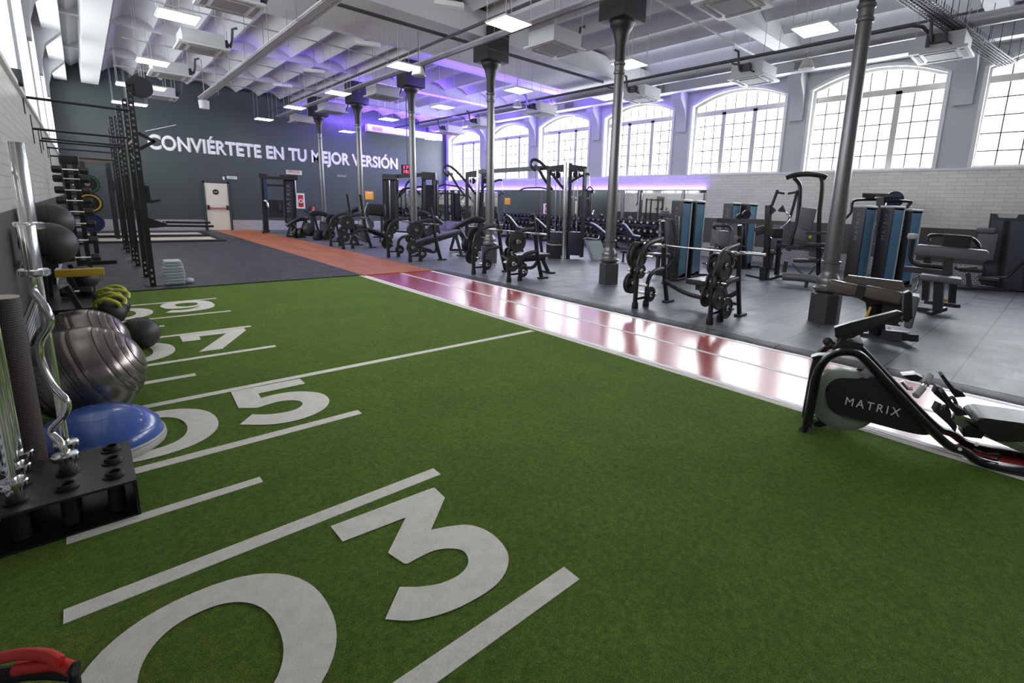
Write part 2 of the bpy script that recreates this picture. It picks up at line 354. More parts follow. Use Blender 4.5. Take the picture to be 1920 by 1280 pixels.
# ------------------------------------------------------------------ floor
KX = 5.92
def slab(name, x0, x1, y0, y1, z, m, t=0.06):
    return struct(MB().ab((x0, y0, z-t), (x1, y1, z)).build(name, m))
turf = slab('floor_turf', XL, 4.22, YB, 10.55, TZ, 'turf')
track = slab('floor_track', 4.22, KX, YB, 10.5, TZ, 'track')
slab('floor', KX+0.22, XW, YB, YF, 0, 'rub')
slab('floor_left', XL, 4.22, 10.55, YF, 0, 'rub2')
slab('floor_strip', 4.22, 5.9, 10.5, YF, 0.001, 'orangestrip')
slab('floor_edge', 5.9, KX+0.22, 10.5, YF, 0, 'rub')
e = MB(); y = YB
while y < 10.5:
    y1 = min(y+1.16, 10.5); e.prism([(KX, TZ-0.04), (KX+0.21, TZ-0.04), (KX+0.21, 0.0), (KX+0.05, -0.002), (KX, TZ)], (0, y+0.004, 0), (1, 0, 0), (0, 0, 1), (0, y1-y-0.008, 0)); y = y1
struct(e.build('trim_kerb', 'kerb'))
struct(MB().ab((XL-0.4, YB-0.4, -0.3), (XW+0.6, YF+0.4, -0.085)).build('floor_base', 'matte'))
def line(x0, x1, y0, y1, par=turf, m='turfwhite', z=TZ+0.003, name='painted_line'):
    return MB().ab((x0, y0, z-0.003), (x1, y1, z)).build(name, m, par)
for n, (x0, x1, ya, yb) in enumerate(((-0.22, 0.58, 3.0, 3.07), (-0.22, 1.39, 2.41, 2.5), (-0.3, 1.41, 1.26, 1.36), (-0.22, 1.38, 3.56, 3.645), (-0.22, 4.1, 4.67, 4.75),
        (-0.22, 0.58, 5.29, 5.37), (-0.22, 1.37, 5.85, 5.925), (-0.22, 1.37, 6.965, 7.035), (-0.22, 0.57, 7.57, 7.63), (-0.22, 1.36, 8.09, 8.15), (-0.22, 1.37, 9.22, 9.28))):
    line(x0, x1, ya, yb)
line(4.155, 4.22, YB, 10.55)
for x0, x1 in ((4.24, 4.30), (5.07, 5.115), (5.83, 5.895)): line(x0, x1, YB, 10.5, track, 'lettering')
# painted digits: outlines in photo pixels laid onto the turf
def P1(u, v): return (100+u/3.048, 860+v/3.048)
def P2(u, v): return (600+u/3.047, 860+v/3.047)
def P3(u, v): return (240+u/4.174, 680+v/4.174)
def P4(u, v): return (230+u/6.4, 540+v/6.4)
def flatpoly(bm_out, inn, name='painted_number'):
    """outer ring and optional inner ring (lists of pixel points) filled on the turf"""
    bm = bmesh.new(); edges = []
    for ring in ([bm_out] if inn is None else [bm_out, inn]):
        vs = [bm.verts.new(g(x, y, TZ)+Vector((0, 0, 0.004))) for x, y in ring]
        for i in range(len(vs)): edges.append(bm.edges.new((vs[i-1], vs[i])))
    bmesh.ops.triangle_fill(bm, use_beauty=True, use_dissolve=False, edges=edges)
    for f in bm.faces:
        f.normal_update()
        if f.normal.z < 0: f.normal_flip()
    me = bpy.data.meshes.new(name); bm.to_mesh(me); bm.free(); me.materials.append(K['turfwhite'])
    o = bpy.data.objects.new(name, me); C.objects.link(o); o.parent = turf; return o
def ell(x0, x1, y0, y1, n=48, e=2.25):
    out = []
    for i in range(n):
        a = 2*math.pi*i/n; c, s_ = math.cos(a), math.sin(a)
        out.append((((x0+x1)/2+(x1-x0)/2*math.copysign(abs(c)**(2/e), c)), ((y0+y1)/2+(y1-y0)/2*math.copysign(abs(s_)**(2/e), s_))))
    return out
def zero(x0, x1, y0, y1, st=0.155, sy=0.12):
    bm = bmesh.new(); A = ell(x0, x1, y0, y1); B = ell(x0+st, x1-st, y0+sy, y1-sy); n = len(A)
    va = [bm.verts.new((x, y, TZ+0.004)) for x, y in A]; vb = [bm.verts.new((x, y, TZ+0.004)) for x, y in B]
    for i in range(n): bm.faces.new((va[i], va[(i+1) % n], vb[(i+1) % n], vb[i]))
    me = bpy.data.meshes.new('painted_number'); bm.to_mesh(me); bm.free(); me.materials.append(K['turfwhite'])
    o = bpy.data.objects.new('painted_number', me); C.objects.link(o); o.parent = turf
# zero geometry measured from the outline of 03 and 05
_zr = [g(*P1(*p), TZ) for p in ((1640, 950), (1240, 584), (1338, 950), (1100, 750))]
def cv(seg, P, n=6): return [P(*q) for q in seg]
def smooth(ps, n=6): return catmull(ps, n, False)
three = [P2(60, 388), P2(640, 170), P2(655, 168), P2(714, 225), P2(635, 408)] + smooth([P2(740, 388), P2(850, 380), P2(950, 412), P2(1030, 475), P2(1077, 560), P2(1055, 660), P2(980, 745), P2(830, 835), P2(680, 895), P2(520, 928), P2(372, 920)])[:] + [P2(455, 735)] + smooth([P2(560, 735), P2(680, 717), P2(780, 675), P2(835, 625), P2(847, 575), P2(825, 535), P2(780, 518), P2(700, 518), P2(620, 540), P2(500, 603)]) + [P2(480, 602), P2(388, 540), P2(490, 338), P2(130, 476)]
five = [P3(805, 230), P3(1345, 127), P3(1388, 165), P3(1020, 243), P3(1040, 278)] + smooth([P3(1150, 250), P3(1280, 230), P3(1410, 228), P3(1520, 245), P3(1575, 290), P3(1550, 350), P3(1460, 405), P3(1330, 450), P3(1170, 480), P3(1040, 488), P3(875, 486)]) + [P3(972, 406)] + smooth([P3(1080, 408), P3(1200, 395), P3(1310, 368), P3(1365, 330), P3(1350, 305), P3(1290, 296), P3(1200, 303), P3(1110, 325), P3(1015, 355)]) + [P3(865, 357)]
seven = [P4(680, 575), P4(1450, 480), P4(1482, 508), P4(1195, 732), P4(915, 770), P4(1245, 545), P4(920, 582), P4(938, 622), P4(720, 647)]
nine = smooth([P4(510, 298), P4(700, 262), P4(860, 232), P4(925, 210)], 4) + smooth([P4(860, 226), P4(720, 240), P4(560, 250), P4(455, 240), P4(445, 215), P4(520, 185), P4(680, 160), P4(850, 150), P4(980, 155), P4(1070, 172), P4(1103, 203), P4(1070, 235), P4(950, 262), P4(800, 282), P4(660, 295), P4(510, 298)], 5)[:-1]
nine_o = smooth([P4(445, 225), P4(480, 195), P4(600, 168), P4(760, 153), P4(920, 150), P4(1040, 163), P4(1103, 200), P4(1080, 232), P4(980, 258), P4(830, 280), P4(680, 294), P4(510, 298)], 5) + [P4(590, 268)] + smooth([P4(700, 266), P4(820, 250), P4(900, 228), P4(925, 215), P4(860, 228), P4(740, 242), P4(620, 250), P4(500, 250)], 5)[:-1]
nine_i = smooth([P4(620, 205), P4(680, 188), P4(780, 178), P4(870, 178), P4(905, 190), P4(870, 208), P4(760, 222), P4(660, 222)], 3)
flatpoly(three, None); flatpoly(five, None); flatpoly(seven, None); flatpoly(nine_o, nine_i)
zero(-0.13, 0.6, 1.49, 2.35, 0.17, 0.15) if False else None
ZR = dict(x1=_zr[0].x, y1=_zr[1].y, xi=_zr[2].x, yi=_zr[3].y)
for yb in (1.44, 3.72, 6.0, 8.22):
    zero(-0.22, ZR['x1'], yb, yb+ZR['y1']-1.44, (ZR['x1']-ZR['xi'])*1.2, (ZR['y1']-ZR['yi'])*1.1)
# ------------------------------------------------------------------ walls along Y with arched windows
def arch(a, b, n=14, spr=SPR, apex=APEX):
    h = apex-spr; c = (b-a)/2; R = (c*c+h*h)/(2*h); m_ = (a+b)/2; zc = apex-R
    return [(m_-c+2*c*i/n, zc+math.sqrt(max(R*R-(-c+2*c*i/n)**2, 0))) for i in range(n+1)]
def window_wall(name, x, sgn, wins, ylo, yhi, t=0.55, ztop=6.7):
    mb = MB(); rv = MB(); ys = [ylo]
    X0, X1 = x, x+sgn*t
    prev = ylo
    for a, b in wins+[(yhi, yhi)]:
        if a > prev: mb.ab((X0, prev, SILL), (X1, a, ztop))
        prev = b
    for a, b in wins:
        A = arch(a, b)
        for (y0, z0), (y1, z1) in zip(A, A[1:]):
            v = [(X, y_, z_) for X in (X0, X1) for (y_, z_) in ((y0, z0), (y1, z1), (y1, ztop), (y0, ztop))]
            mb.add(v, [(0, 1, 2, 3), (7, 6, 5, 4), (0, 4, 5, 1), (2, 6, 7, 3)])
        # raised white surround of the opening
        path = [(a, SILL)] + A + [(b, SILL)]
        rv.tube([(x-sgn*0.02, p[0], p[1]) for p in path], 0.045, 4)
    mb.ab((X0, ylo, 0), (X1, yhi, SILL))
    o = struct(mb.build(name, 'plaster'))
    rv.build('window_surround', 'reveal', o); return o
wr = window_wall('wall_right', XW, 1, [(-6.3, -2.9)]+WIN, YB-0.3, YF+0.3)
wl = window_wall('wall_left', XL, -1, WINL, YB-0.3, YF+0.3)
def clad(x, sgn, par):
    MB().ab((x, YB, 1.40), (x-sgn*0.03, YF, SILL-0.06)).build('brick_tiling', 'brick', par)
    MB().ab((x, YB, 0.5), (x-sgn*0.035, YF, 1.40)).build('dado', 'dado', par)
    MB().ab((x, YB, 0.0), (x-sgn*0.05, YF, 0.5)).build('perforated_skirting', 'perfy', par)
    MB().ab((x+sgn*0.3, YB, SILL-0.06), (x-sgn*0.07, YF, SILL)).build('sill_ledge', 'reveal', par)
clad(XW, 1, wr); clad(XL, -1, wl)
def window(k, x, sgn, a, b):
    """steel-framed three-light window with arched head"""
    xf = x+sgn*0.3; fr = MB(); th = 0.07
    path = [(a, SILL)] + arch(a, b) + [(b, SILL)]
    fr.tube([(xf, p[0], p[1]) for p in path]+[], 0.085, 4, closed=True)
    TR = 5.1; fr.ab((xf-0.05, a, TR-0.085), (xf+0.05, b, TR+0.085)); w3 = (b-a)/3
    for i in (1, 2): fr.ab((xf-0.05, a+i*w3-0.075, SILL), (xf+0.05, a+i*w3+0.075, TR))
    o = struct(fr.build('window_%d' % k, 'frame'))
    bars = MB(); A = arch(a, b, 36)
    for i in range(1, 9):
        y_ = a+(b-a)*i/9; za = max(z for yy, z in A if abs(yy-y_) <= (b-a)/36+1e-6)-0.03
        if i % 3: bars.ab((xf-0.012, y_-0.014, SILL), (xf+0.012, y_+0.014, TR))
        bars.ab((xf-0.012, y_-0.014, TR), (xf+0.012, y_+0.014, za))
    for i in range(1, 5):
        z_ = SILL+(TR-SILL)*i/5; bars.ab((xf-0.012, a, z_-0.014), (xf+0.012, b, z_+0.014))
    bars.build('glazing_bar', 'pipe', o)
    poly = [(a, SILL)]+arch(a, b)+[(b, SILL)]
    MB().prism(poly, (xf-0.003, 0, 0), (0, 1, 0), (0, 0, 1), (0.006, 0, 0)).build('window_pane', 'glass', o)
k = 1
for a, b in [(-6.3, -2.9)]+WIN: window(k, XW, 1, a, b); k += 1  # the first is the unseen window added for its light
for a, b in WINL: window(k, XL, -1, a, b); k += 1
# far and back walls
wf = struct(MB().ab((XL-0.6, YF, 0), (XW+0.6, YF+0.3, 6.9)).build('wall_back', 'paint_far'))
MB().ab((XL, YF-0.035, 0), (3.92, YF, 0.46)).build('perforated_skirting', 'perfx', wf)
MB().ab((4.98, YF-0.035, 0), (XW, YF, 0.46)).build('perforated_skirting', 'perfx', wf)
struct(MB().ab((XL-0.6, YB-0.3, 0), (XW+0.6, YB, 6.9)).build('wall_front', 'plaster'))
# pilaster corbels between the windows, both long walls
for x, sgn, wins in ((XW, 1, WIN), (XL, -1, WINL)):
    for (a, b), (c, d) in zip(wins, wins[1:]+[(YF, YF)]):
        m0 = (b+c)/2 if c < YF else (b+YF)/2
        if c >= YF: continue
        mb = MB(); prof = [(0, 4.5), (-0.12, 4.5), (-0.14, 4.9), (-0.24, 5.25), (-0.55, 5.6), (-0.55, 6.4), (0, 6.4)]
        mb.prism([(p[0]*sgn, p[1]) for p in prof], (x, m0-0.2, 0), (1, 0, 0), (0, 0, 1), (0, 0.4, 0))
        struct(mb.build('trim_corbel', 'plaster'))
# ------------------------------------------------------------------ ceiling
def vaults(x0, x1, per, first, zr=6.2, rise=0.22, ns=8):
    xs = []; x = first
    while x > x0: x -= per
    pts = []
    while x < x1:
        for i in range(ns):
            xx = x+per*i/ns
            if x0 <= xx <= x1: pts.append((xx, zr+rise*math.sin(math.pi*i/ns)**0.8))
        x += per
    return [(x0, zr+0.08)]+pts+[(x1, zr)]
mb = MB(); P = vaults(XL-0.3, 8.05, 0.89, 1.1)+vaults(8.05, XW+0.3, 1.1, 9.15)[1:]
n = len(P); mb.add([(x, YB-0.3, z) for x, z in P]+[(x, YF+0.3, z) for x, z in P]+[(XL-0.3, YB-0.3, 6.9), (XW+0.3, YB-0.3, 6.9), (XL-0.3, YF+0.3, 6.9), (XW+0.3, YF+0.3, 6.9)],
    [(i, i+1, i+1+n, i+n) for i in range(n-1)]+[(2*n, 2*n+1, 2*n+3, 2*n+2), (0, n, 2*n+2, 2*n), (n-1, 2*n-1, 2*n+3, 2*n+1)])
struct(mb.build('ceiling', 'ceil', sharp=50))
def bm_struct(name, a, b, m='beam'): return struct(MB().ab(a, b).build(name, m))
rib = MB(); xx = 1.1
for Yc in [1.75+4.37*i for i in range(-1, 6)]:
    if abs(Yc-10.5) > 0.3: bm_struct('ceiling_beam', (8.32, Yc-0.2, 5.98), (XW, Yc+0.2, 6.5)); bm_struct('ceiling_rib', (XL, Yc-0.12, 6.15), (7.78, Yc+0.12, 6.5))
bm_struct('ceiling_soffit', (3.0, 10.9, 5.7), (15.0, 13.3, 6.3))
bm_struct('ceiling_beam', (7.78, YB, 6.0), (8.32, YF, 6.5))
for x0, x1 in ((-0.28, 0.07), (0.45, 0.93)): bm_struct('ceiling_beam', (x0, YB, 5.62), (x1, YF-0.3, 6.4), 'reveal')
bm_struct('ceiling_bulkhead', (15.2, YB, 5.68), (15.45, YF, 6.5), 'duct')
bm_struct('ceiling_cornice', (XW-0.22, YB, 5.86), (XW, YF, 5.98), 'reveal')
# ------------------------------------------------------------------ cast-iron columns
def column(k, Yc, first=None):
    lab = ['charcoal cast-iron column nearest, behind the preacher bench', 'charcoal cast-iron column beside the nearest bench rack', 'charcoal cast-iron column behind the middle bench rack',
           'charcoal cast-iron column behind the decline bench', 'charcoal cast-iron column in front of the letters V and E', 'charcoal cast-iron column in front of the letters M and E'][k]
    t = thing('iron_column', lab, 'column', (8.05, Yc, 0), 0, 'cast-iron columns in a row')
    if first:
        for ch in first.children:
            c = ch.copy(); C.objects.link(c); c.parent = t
        return t
    MB().lathe([(0.215, 0), (0.215, 0.44), (0.2, 0.46), (0.15, 0.47)], seg=8, phase=math.pi/8).build('plinth', 'plinth', t, sharp=20)
    MB().lathe([(0.15, 0.465), (0.2, 0.5), (0.205, 0.53), (0.175, 0.56), (0.165, 0.6), (0.17, 0.64), (0.15, 0.7), (0.125, 0.74), (0.12, 0.8), (0.12, 0.9), (0.135, 0.91), (0.135, 0.94), (0.118, 0.95)], seg=28).build('base_moulding', 'column', t)
    MB().lathe([(0.116, 0.95), (0.095, 4.25), (0.115, 4.26), (0.115, 4.3), (0.098, 4.32), (0.1, 4.42), (0.12, 4.44), (0.12, 4.48), (0.1, 4.5)], seg=28).build('shaft', 'column', t)
    MB().lathe([(0.1, 4.5), (0.11, 4.8), (0.16, 5.02), (0.2, 5.1), (0.22, 5.12), (0.24, 5.2), (0.3, 5.24)], seg=28).build('capital', 'colbox', t)
    MB().box((0, 0, 5.6), (0.66, 0.66, 0.76), bev=0.015).build('capital_block', 'colbox', t)
    MB().box((0, 0, 6.1), (0.3, 0.6, 0.24)).build('head_post', 'colbox', t)
    return t
c0 = column(0, 2.41)
for k in range(1, 6): column(k, 2.41+4.37*k, c0)
# ------------------------------------------------------------------ far wall: lettering, door, signs
def wallY(x, y, off=0.0): return onp(x, y, (0, YF-off, 0), Vector((0, 1, 0)))
a0 = wallY(279, 285); a1 = wallY(745, 313)
MW = Matrix.Translation((a0.x, YF-0.012, 3.42)) @ Matrix.Rotation(math.pi/2, 4, 'X')
t = text_mesh('wall_lettering', 'CONVIÉRTETE EN TU MEJOR VERSIÓN', 0.80, 'lettering', MW, wf, 0.008, 0.016, a1.x-a0.x, 1.02)
bm = bmesh.new(); bm.from_mesh(t.data); base_ = list(bm.verts)+list(bm.edges)+list(bm.faces)
for dx_, dz_ in ((0.03, 0.0), (0.015, 0.018), (0.015, -0.018)):
    r_ = bmesh.ops.duplicate(bm, geom=base_); bmesh.ops.translate(bm, vec=(dx_, 0.0007*(1+len(bm.verts) % 3), dz_), verts=[e for e in r_['geom'] if isinstance(e, bmesh.types.BMVert)])
bm.to_mesh(t.data); bm.free()
MB().bar(wallY(272, 246, 0.02), wallY(330, 234, 0.02), 0.05, 0.02).build('painted_dash', 'lettering', wf)
# fire door
dx0, dx1 = 4.02, 4.88
d = MB().ab((dx0, YF-0.05, 0.01), (dx1, YF-0.005, 2.12)).build('door_1', 'door'); struct(d)
f = MB(); f.ab((dx0-0.07, YF-0.07, 0), (dx0, YF-0.01, 2.2)); f.ab((dx1, YF-0.07, 0), (dx1+0.07, YF-0.01, 2.2)); f.ab((dx0-0.07, YF-0.07, 2.12), (dx1+0.07, YF-0.01, 2.2)); f.build('door_frame', 'paint_far', d)
MB().ab((dx0+0.05, YF-0.13, 0.98), (dx1-0.05, YF-0.1, 1.02)).build('panic_bar', 'red', d)
h = MB(); h.box((dx0+0.07, YF-0.09, 1.03), (0.07, 0.09, 0.2)); h.box((dx1-0.07, YF-0.09, 1.03), (0.07, 0.09, 0.2)); h.build('bar_bracket', 'black', d)
MB().lathe([(0.12, 0), (0.12, 0.01)], (dx0+0.4, YF-0.06, 1.72), 'Y', 28).build('round_notice', 'shroud', d)
MB().ab((dx0+0.33, YF-0.068, 1.70), (dx0+0.47, YF-0.062, 1.74)).build('notice_bar', 'grey', d)
def wallsign(name, label, cat, x0, y0, x1, y1, m, th=0.03):
    p, q = wallY(x0, y0), wallY(x1, y1)
    o = MB().ab((p.x, YF-th, q.z), (q.x, YF-0.002, p.z)).build(name, m); tag(o, label, cat); return o, p, q
o, p, q = wallsign('exit_sign', 'small white exit light box above the cream fire door', 'sign', 425, 330, 444, 336, 'lettering', 0.06)
MB().box(((p.x+q.x)/2, YF-0.064, (p.z+q.z)/2), (0.32, 0.006, 0.06)).build('pictogram', 'grey', o)
wallsign('door_sensor', 'tiny white box left of the exit light box', 'sensor', 417, 331, 421, 337, 'lettering', 0.05)
o, p, q = wallsign('notice_board', 'cream sign with faded red lettering above the cable machine', 'sign', 536, 318, 566, 328, 'door', 0.02)
MB2 = Matrix.Translation((p.x+0.07, YF-0.025, q.z+0.06)) @ Matrix.Rotation(math.pi/2, 4, 'X')
K['rust'] = mat('faded_red_letters', (0.42, 0.16, 0.1), 0.6)
text_mesh('sign_lettering', 'ESPALDA', 0.2, 'rust', MB2, o, 0.003, 0.002, (q.x-p.x)-0.14)
o, p, q = wallsign('room_sign', 'narrow pale sign below the letters J O R', 'sign', 632, 327, 649, 332, 'grey', 0.02)
MB2 = Matrix.Translation((p.x+0.03, YF-0.025, q.z+0.03)) @ Matrix.Rotation(math.pi/2, 4, 'X')
text_mesh('sign_lettering', 'TU GIMNASIO', 0.1, 'shroud', MB2, o, 0.003, 0.0, (q.x-p.x)-0.06)
o, p, q = wallsign('orange_sign', 'square orange wall sign right of the rack posts', 'sign', 684, 358, 700, 374, 'orange', 0.02)
MB().box(((p.x+q.x)/2, YF-0.022, p.z-0.09), (0.26, 0.006, 0.03)).build('sign_band', 'lettering', o)
o, p, q = wallsign('hose_cabinet', 'white framed red fire hose cabinet on the charcoal wall', 'fire cabinet', 554, 362, 571, 391, 'lettering', 0.12)
c_ = ((p.x+q.x)/2, YF-0.124, (p.z+q.z)/2)
r_ = MB().box(c_, ((q.x-p.x)-0.14, 0.02, (p.z-q.z)-0.16)).build('cabinet_panel', 'red', o)
MB().lathe([(0.06, 0), (0.11, 0.0), (0.11, 0.02), (0.06, 0.02), (0.06, 0)], (c_[0], c_[1]-0.03, c_[2]), 'Y', 24).build('hose_reel', 'door', o)
# red LED clock hangs in front of the far wall
cp = onp(765, 318, (0, 22.0, 0), Vector((0, 1, 0)))
ck = thing('led_clock', 'black wall display with glowing red digits near the last window', 'clock', cp)
MB().box((0, 0, 0), (0.62, 0.08, 0.42)).build('clock_case', 'matte', ck)
MB().ab((-0.015, 0.02, 0.2), (0.015, 0.05, 6.5-cp.z)).build('hanger', 'pipe', ck)
for s_, z_ in (('17:0', 0.03), ('18:24', -0.16)):
    text_mesh('display_digits', s_, 0.19, 'ledred', Matrix.Translation((-0.24, -0.044, z_)) @ Matrix.Rotation(math.pi/2, 4, 'X'), ck, 0.002, 0.004, 0.48)
# ------------------------------------------------------------------ mirrors and LED strip along the window wall
my = 9.35
mk = 0
while my < 27.1:
    y1 = min(my+3.0, 27.2)
    o = thing('wall_mirror', 'wall mirror panel below the violet strip, %s' % ('nearest of the mirror row', 'second from the brick end', 'third from the brick end', 'fourth from the brick end', 'fifth from the brick end', 'farthest, in the room corner')[mk], 'mirror', (XW-0.045, (my+y1)/2, 0.52), 0, 'mirror panels along the window wall')
    MB().ab((-0.012, -(y1-my)/2+0.01, 0), (0.005, (y1-my)/2-0.01, 1.84)).build('mirror_glass', 'mirror', o)
    MB().ab((-0.02, (y1-my)/2-0.012, 0), (0.006, (y1-my)/2+0.012, 1.84)).build('edge_profile', 'steel', o)
    my = y1; mk += 1
for k_, (x0_, x1_) in enumerate(((12.4, 14.3), (14.3, 16.2))):
    o = thing('wall_mirror', ('left', 'right')[k_]+' mirror panel on the far charcoal wall, under the violet strip', 'mirror', ((x0_+x1_)/2, YF-0.045, 0.52))
    MB().ab(((x0_-x1_)/2+0.01, -0.012, 0), ((x1_-x0_)/2-0.01, 0.005, 1.84)).build('mirror_glass', 'mirror', o)
    MB().ab(((x0_-x1_)/2-0.01, -0.02, 0), ((x0_-x1_)/2+0.012, 0.006, 1.84)).build('edge_profile', 'steel', o)
ls2 = MB().ab((12.4, YF-0.075, 2.365), (16.2, YF-0.035, 2.40)).build('led_strip', 'pipe'); tag(ls2, 'short violet LED strip over the mirrors on the far charcoal wall', 'light strip')
MB().ab((12.41, YF-0.068, 2.40), (16.19, YF-0.045, 2.408)).build('led_tape', 'led', ls2)
ls = MB().ab((XW-0.075, 9.35, 2.365), (XW-0.035, 27.2, 2.40)).build('led_strip', 'pipe'); tag(ls, 'violet LED strip glowing along the top of the mirrors', 'light strip')
MB().ab((XW-0.068, 9.36, 2.40), (XW-0.045, 27.19, 2.408)).build('led_tape', 'led', ls)
def strip(name, loc, along, out, L, w_, power, col, spread=180):
    l = bpy.data.lights.new(name, 'AREA'); l.shape = 'RECTANGLE'; l.size = L; l.size_y = w_; l.energy = power; l.color = col; l.spread = math.radians(spread)
    o = bpy.data.objects.new(name, l); C.objects.link(o); x = Vector(along).normalized(); z = -Vector(out).normalized(); z = (z-x*z.dot(x)).normalized(); y = z.cross(x)
    o.matrix_world = Matrix(((x.x, y.x, z.x, loc[0]), (x.y, y.y, z.y, loc[1]), (x.z, y.z, z.z, loc[2]), (0, 0, 0, 1))); return o
VI = (0.2, 0.09, 1.0)
strip('violet_led_glow', (XW-0.10, 18.2, 2.43), (0, 1, 0), (0.12, 0, 1), 17.6, 0.03, 110, VI)
strip('violet_led_glow', (14.3, YF-0.10, 2.43), (1, 0, 0), (0, 0.12, 1), 3.8, 0.03, 40, VI)
strip('violet_ceiling_fill', (15.9, 17.5, 5.95), (0, 1, 0), (-0.7, 0, 1), 19, 0.1, 230, VI)  # cove LED above the window cornice
strip('violet_ceiling_fill', (12.2, 26.6, 5.2), (1, 0, 0), (0, -0.2, 1), 7.5, 0.1, 130, VI)  # LED along the top of the far wall
strip('violet_wall_wash', (12.8, 26.7, 5.7), (1, 0, 0), (0, 1, -0.75), 6.6, 0.1, 150, VI)
strip('violet_ceiling_fill', (11.6, 14.0, 5.2), (1, 0, 0), (0, 0.8, 1), 6.5, 0.1, 120, VI)  # added fill without a fixture, tints the right ceiling bays violet
strip('violet_ceiling_fill', (11.6, 19.3, 5.2), (1, 0, 0), (0, 0.5, 1), 6.5, 0.1, 150, VI)  # second added violet fill, hung free below the ceiling
strip('violet_ceiling_fill', (5.5, 19.0, 5.3), (1, 0, 0), (0, 0.6, 1), 4, 0.1, 14, VI)  # weak added fill for the lilac tint on the left ceiling
# ------------------------------------------------------------------ suspended LED panels
def lamp0():
    t = thing('ceiling_light', 'x', 'ceiling light', (0, 0, 0), 0, 'suspended square LED panels')
    MB().box((0, 0, 0.015), (0.62, 0.62, 0.03)).build('panel_frame', 'ac', t)
    MB().box((0, 0, -0.003), (0.58, 0.58, 0.006)).build('diffuser', 'lamp', t)
    for sx in (-1, 1):
        for sy in (-1, 1): MB().cyl((0.28*sx, 0.28*sy, 0.03), (0.28*sx, 0.28*sy, 1.4), 0.004, seg=4).build('suspension_wire', 'conduit', t)
    return t
LP = [((334, 32), 4.75, 'square LED panel above the left beams, nearest of its row'), ((287, 117), 4.75, 'square LED panel second along the left row'), ((243, 160), 4.75, 'small far LED panel just above the tall rig post'),
      ((287, 165), 4.75, 'small far LED panel right of the round target on the rig'), ((231, 193), 4.75, 'tiny LED panel left of the rig post top'), ((256, 196), 4.75, 'tiny LED panel right of the rig post top'),
      ((954, 45), 4.85, 'bright LED panel nearest of the middle row'), ((757, 125), 4.85, 'bright LED panel overlapping the fourth column box'), ((634, 175), 4.85, 'LED panel left of the fifth column box'), ((553, 202), 4.85, 'LED panel left of the farthest column'),
      ((495, 224), 4.85, 'LED panel hanging above the start of the word TU'), ((1528, 56), 4.85, 'LED panel nearest of the right-hand row'), ((1180, 121), 4.85, 'LED panel behind the shaft of the second column'), ((972, 170), 4.85, 'LED panel right of the third column shaft'),
      ((830, 201), 4.85, 'LED panel glowing in the violet ceiling bay'), ((729, 224), 4.85, 'LED panel in front of the white wall duct'), ((651, 247), 4.85, 'LED panel above the word MEJOR'), ((811, 261), 4.85, 'small LED panel in the far corner by the last window')]
l0 = lamp0(); first = True
for (x, y), z, lab in LP:
    p = g(x, y, z)
    if first: l0.location = p; l0['label'] = lab; first = False
    else: dup(l0, p, 0, lab)
# ------------------------------------------------------------------ ceiling cassettes (air conditioners)
def ac0():
    t = thing('air_conditioner', 'x', 'air conditioner', (0, 0, 0), 0, 'white ceiling cassette air conditioners')
    MB().box((0, 0, 0.17), (0.8, 0.8, 0.28), bev=0.01).build('casing', 'ac', t)
    f = MB().box((0, 0, 0.0), (0.95, 0.95, 0.05), bev=0.012).build('face_panel', 'ac', t)
    MB().box((0, 0, -0.03), (0.5, 0.5, 0.012)).build('intake_grille', 'acg', f)
    s = MB()
    for a in range(4):
        R = Matrix.Rotation(a*math.pi/2, 3, 'Z'); s.box(R @ Vector((0, 0.37, -0.03)), (0.6, 0.07, 0.012), R)
    s.build('air_slot', 'acg', f)
    for sx in (-1, 1):
        for sy in (-1, 1): MB().cyl((0.4*sx, 0.4*sy, 0.2), (0.4*sx, 0.4*sy, 1.3), 0.005, seg=4).build('hanger_rod', 'conduit', t)
    q = MB(); q.tube([(-0.4, 0.1, 0.2), (-0.52, 0.1, 0.2), (-0.55, 0.1, 0.14), (-0.6, 0.12, 0.3), (-0.62, 0.14, 0.55), (-0.7, 0.2, 0.58)], 0.03, 8)
    q.tube([(-0.4, -0.1, 0.22), (-0.55, -0.12, 0.26), (-0.56, -0.16, 0.1), (-0.4, -0.2, 0.08)], 0.02, 8); q.box((-0.45, 0, 0.2), (0.12, 0.26, 0.16)); q.build('refrigerant_pipe', 'pipe', t)
    return t
AC = [((430, 8), 4.95, 'air conditioner cut by the top edge, beside the left cable tray'), ((378, 92), 4.9, 'air conditioner between the two left LED panels'), ((318, 142), 4.9, 'air conditioner below the second left LED panel'), ((300, 182), 4.9, 'small air conditioner against the charcoal wall top left'),
      ((1040, 92), 4.9, 'air conditioner right of the third column box'), ((1373, 8), 4.9, 'air conditioner cut by the top edge over the window bay'), ((1412, 150), 4.9, 'air conditioner over the arched window left of the nearest column'), ((1765, 103), 4.9, 'air conditioner over the window right of the nearest column'),
      ((1203, 186), 4.9, 'air conditioner right of the second column shaft'), ((1015, 214), 4.9, 'air conditioner over the window left of the second column'), ((905, 238), 4.9, 'air conditioner left of the third column shaft'), ((718, 182), 4.9, 'air conditioner right of the fifth column box'),
      ((622, 210), 4.9, 'air conditioner between the fifth and sixth column'), ((566, 230), 4.9, 'air conditioner left of the sixth column shaft'), ((846, 250), 4.9, 'small air conditioner in the far corner above the windows')]
A0 = ac0(); first = True
for (x, y), z, lab in AC:
    z = 5.02 if 500 < x < 740 else z; p = g(x, y, z); rz = 0 if p.x < 5 else (math.pi if p.x < 10 else 0)
    if p.x < 5: rz = math.pi
    if first: A0.location = p; A0.rotation_euler = (0, 0, rz); A0['label'] = lab; first = False
    else: dup(A0, p, rz, lab)
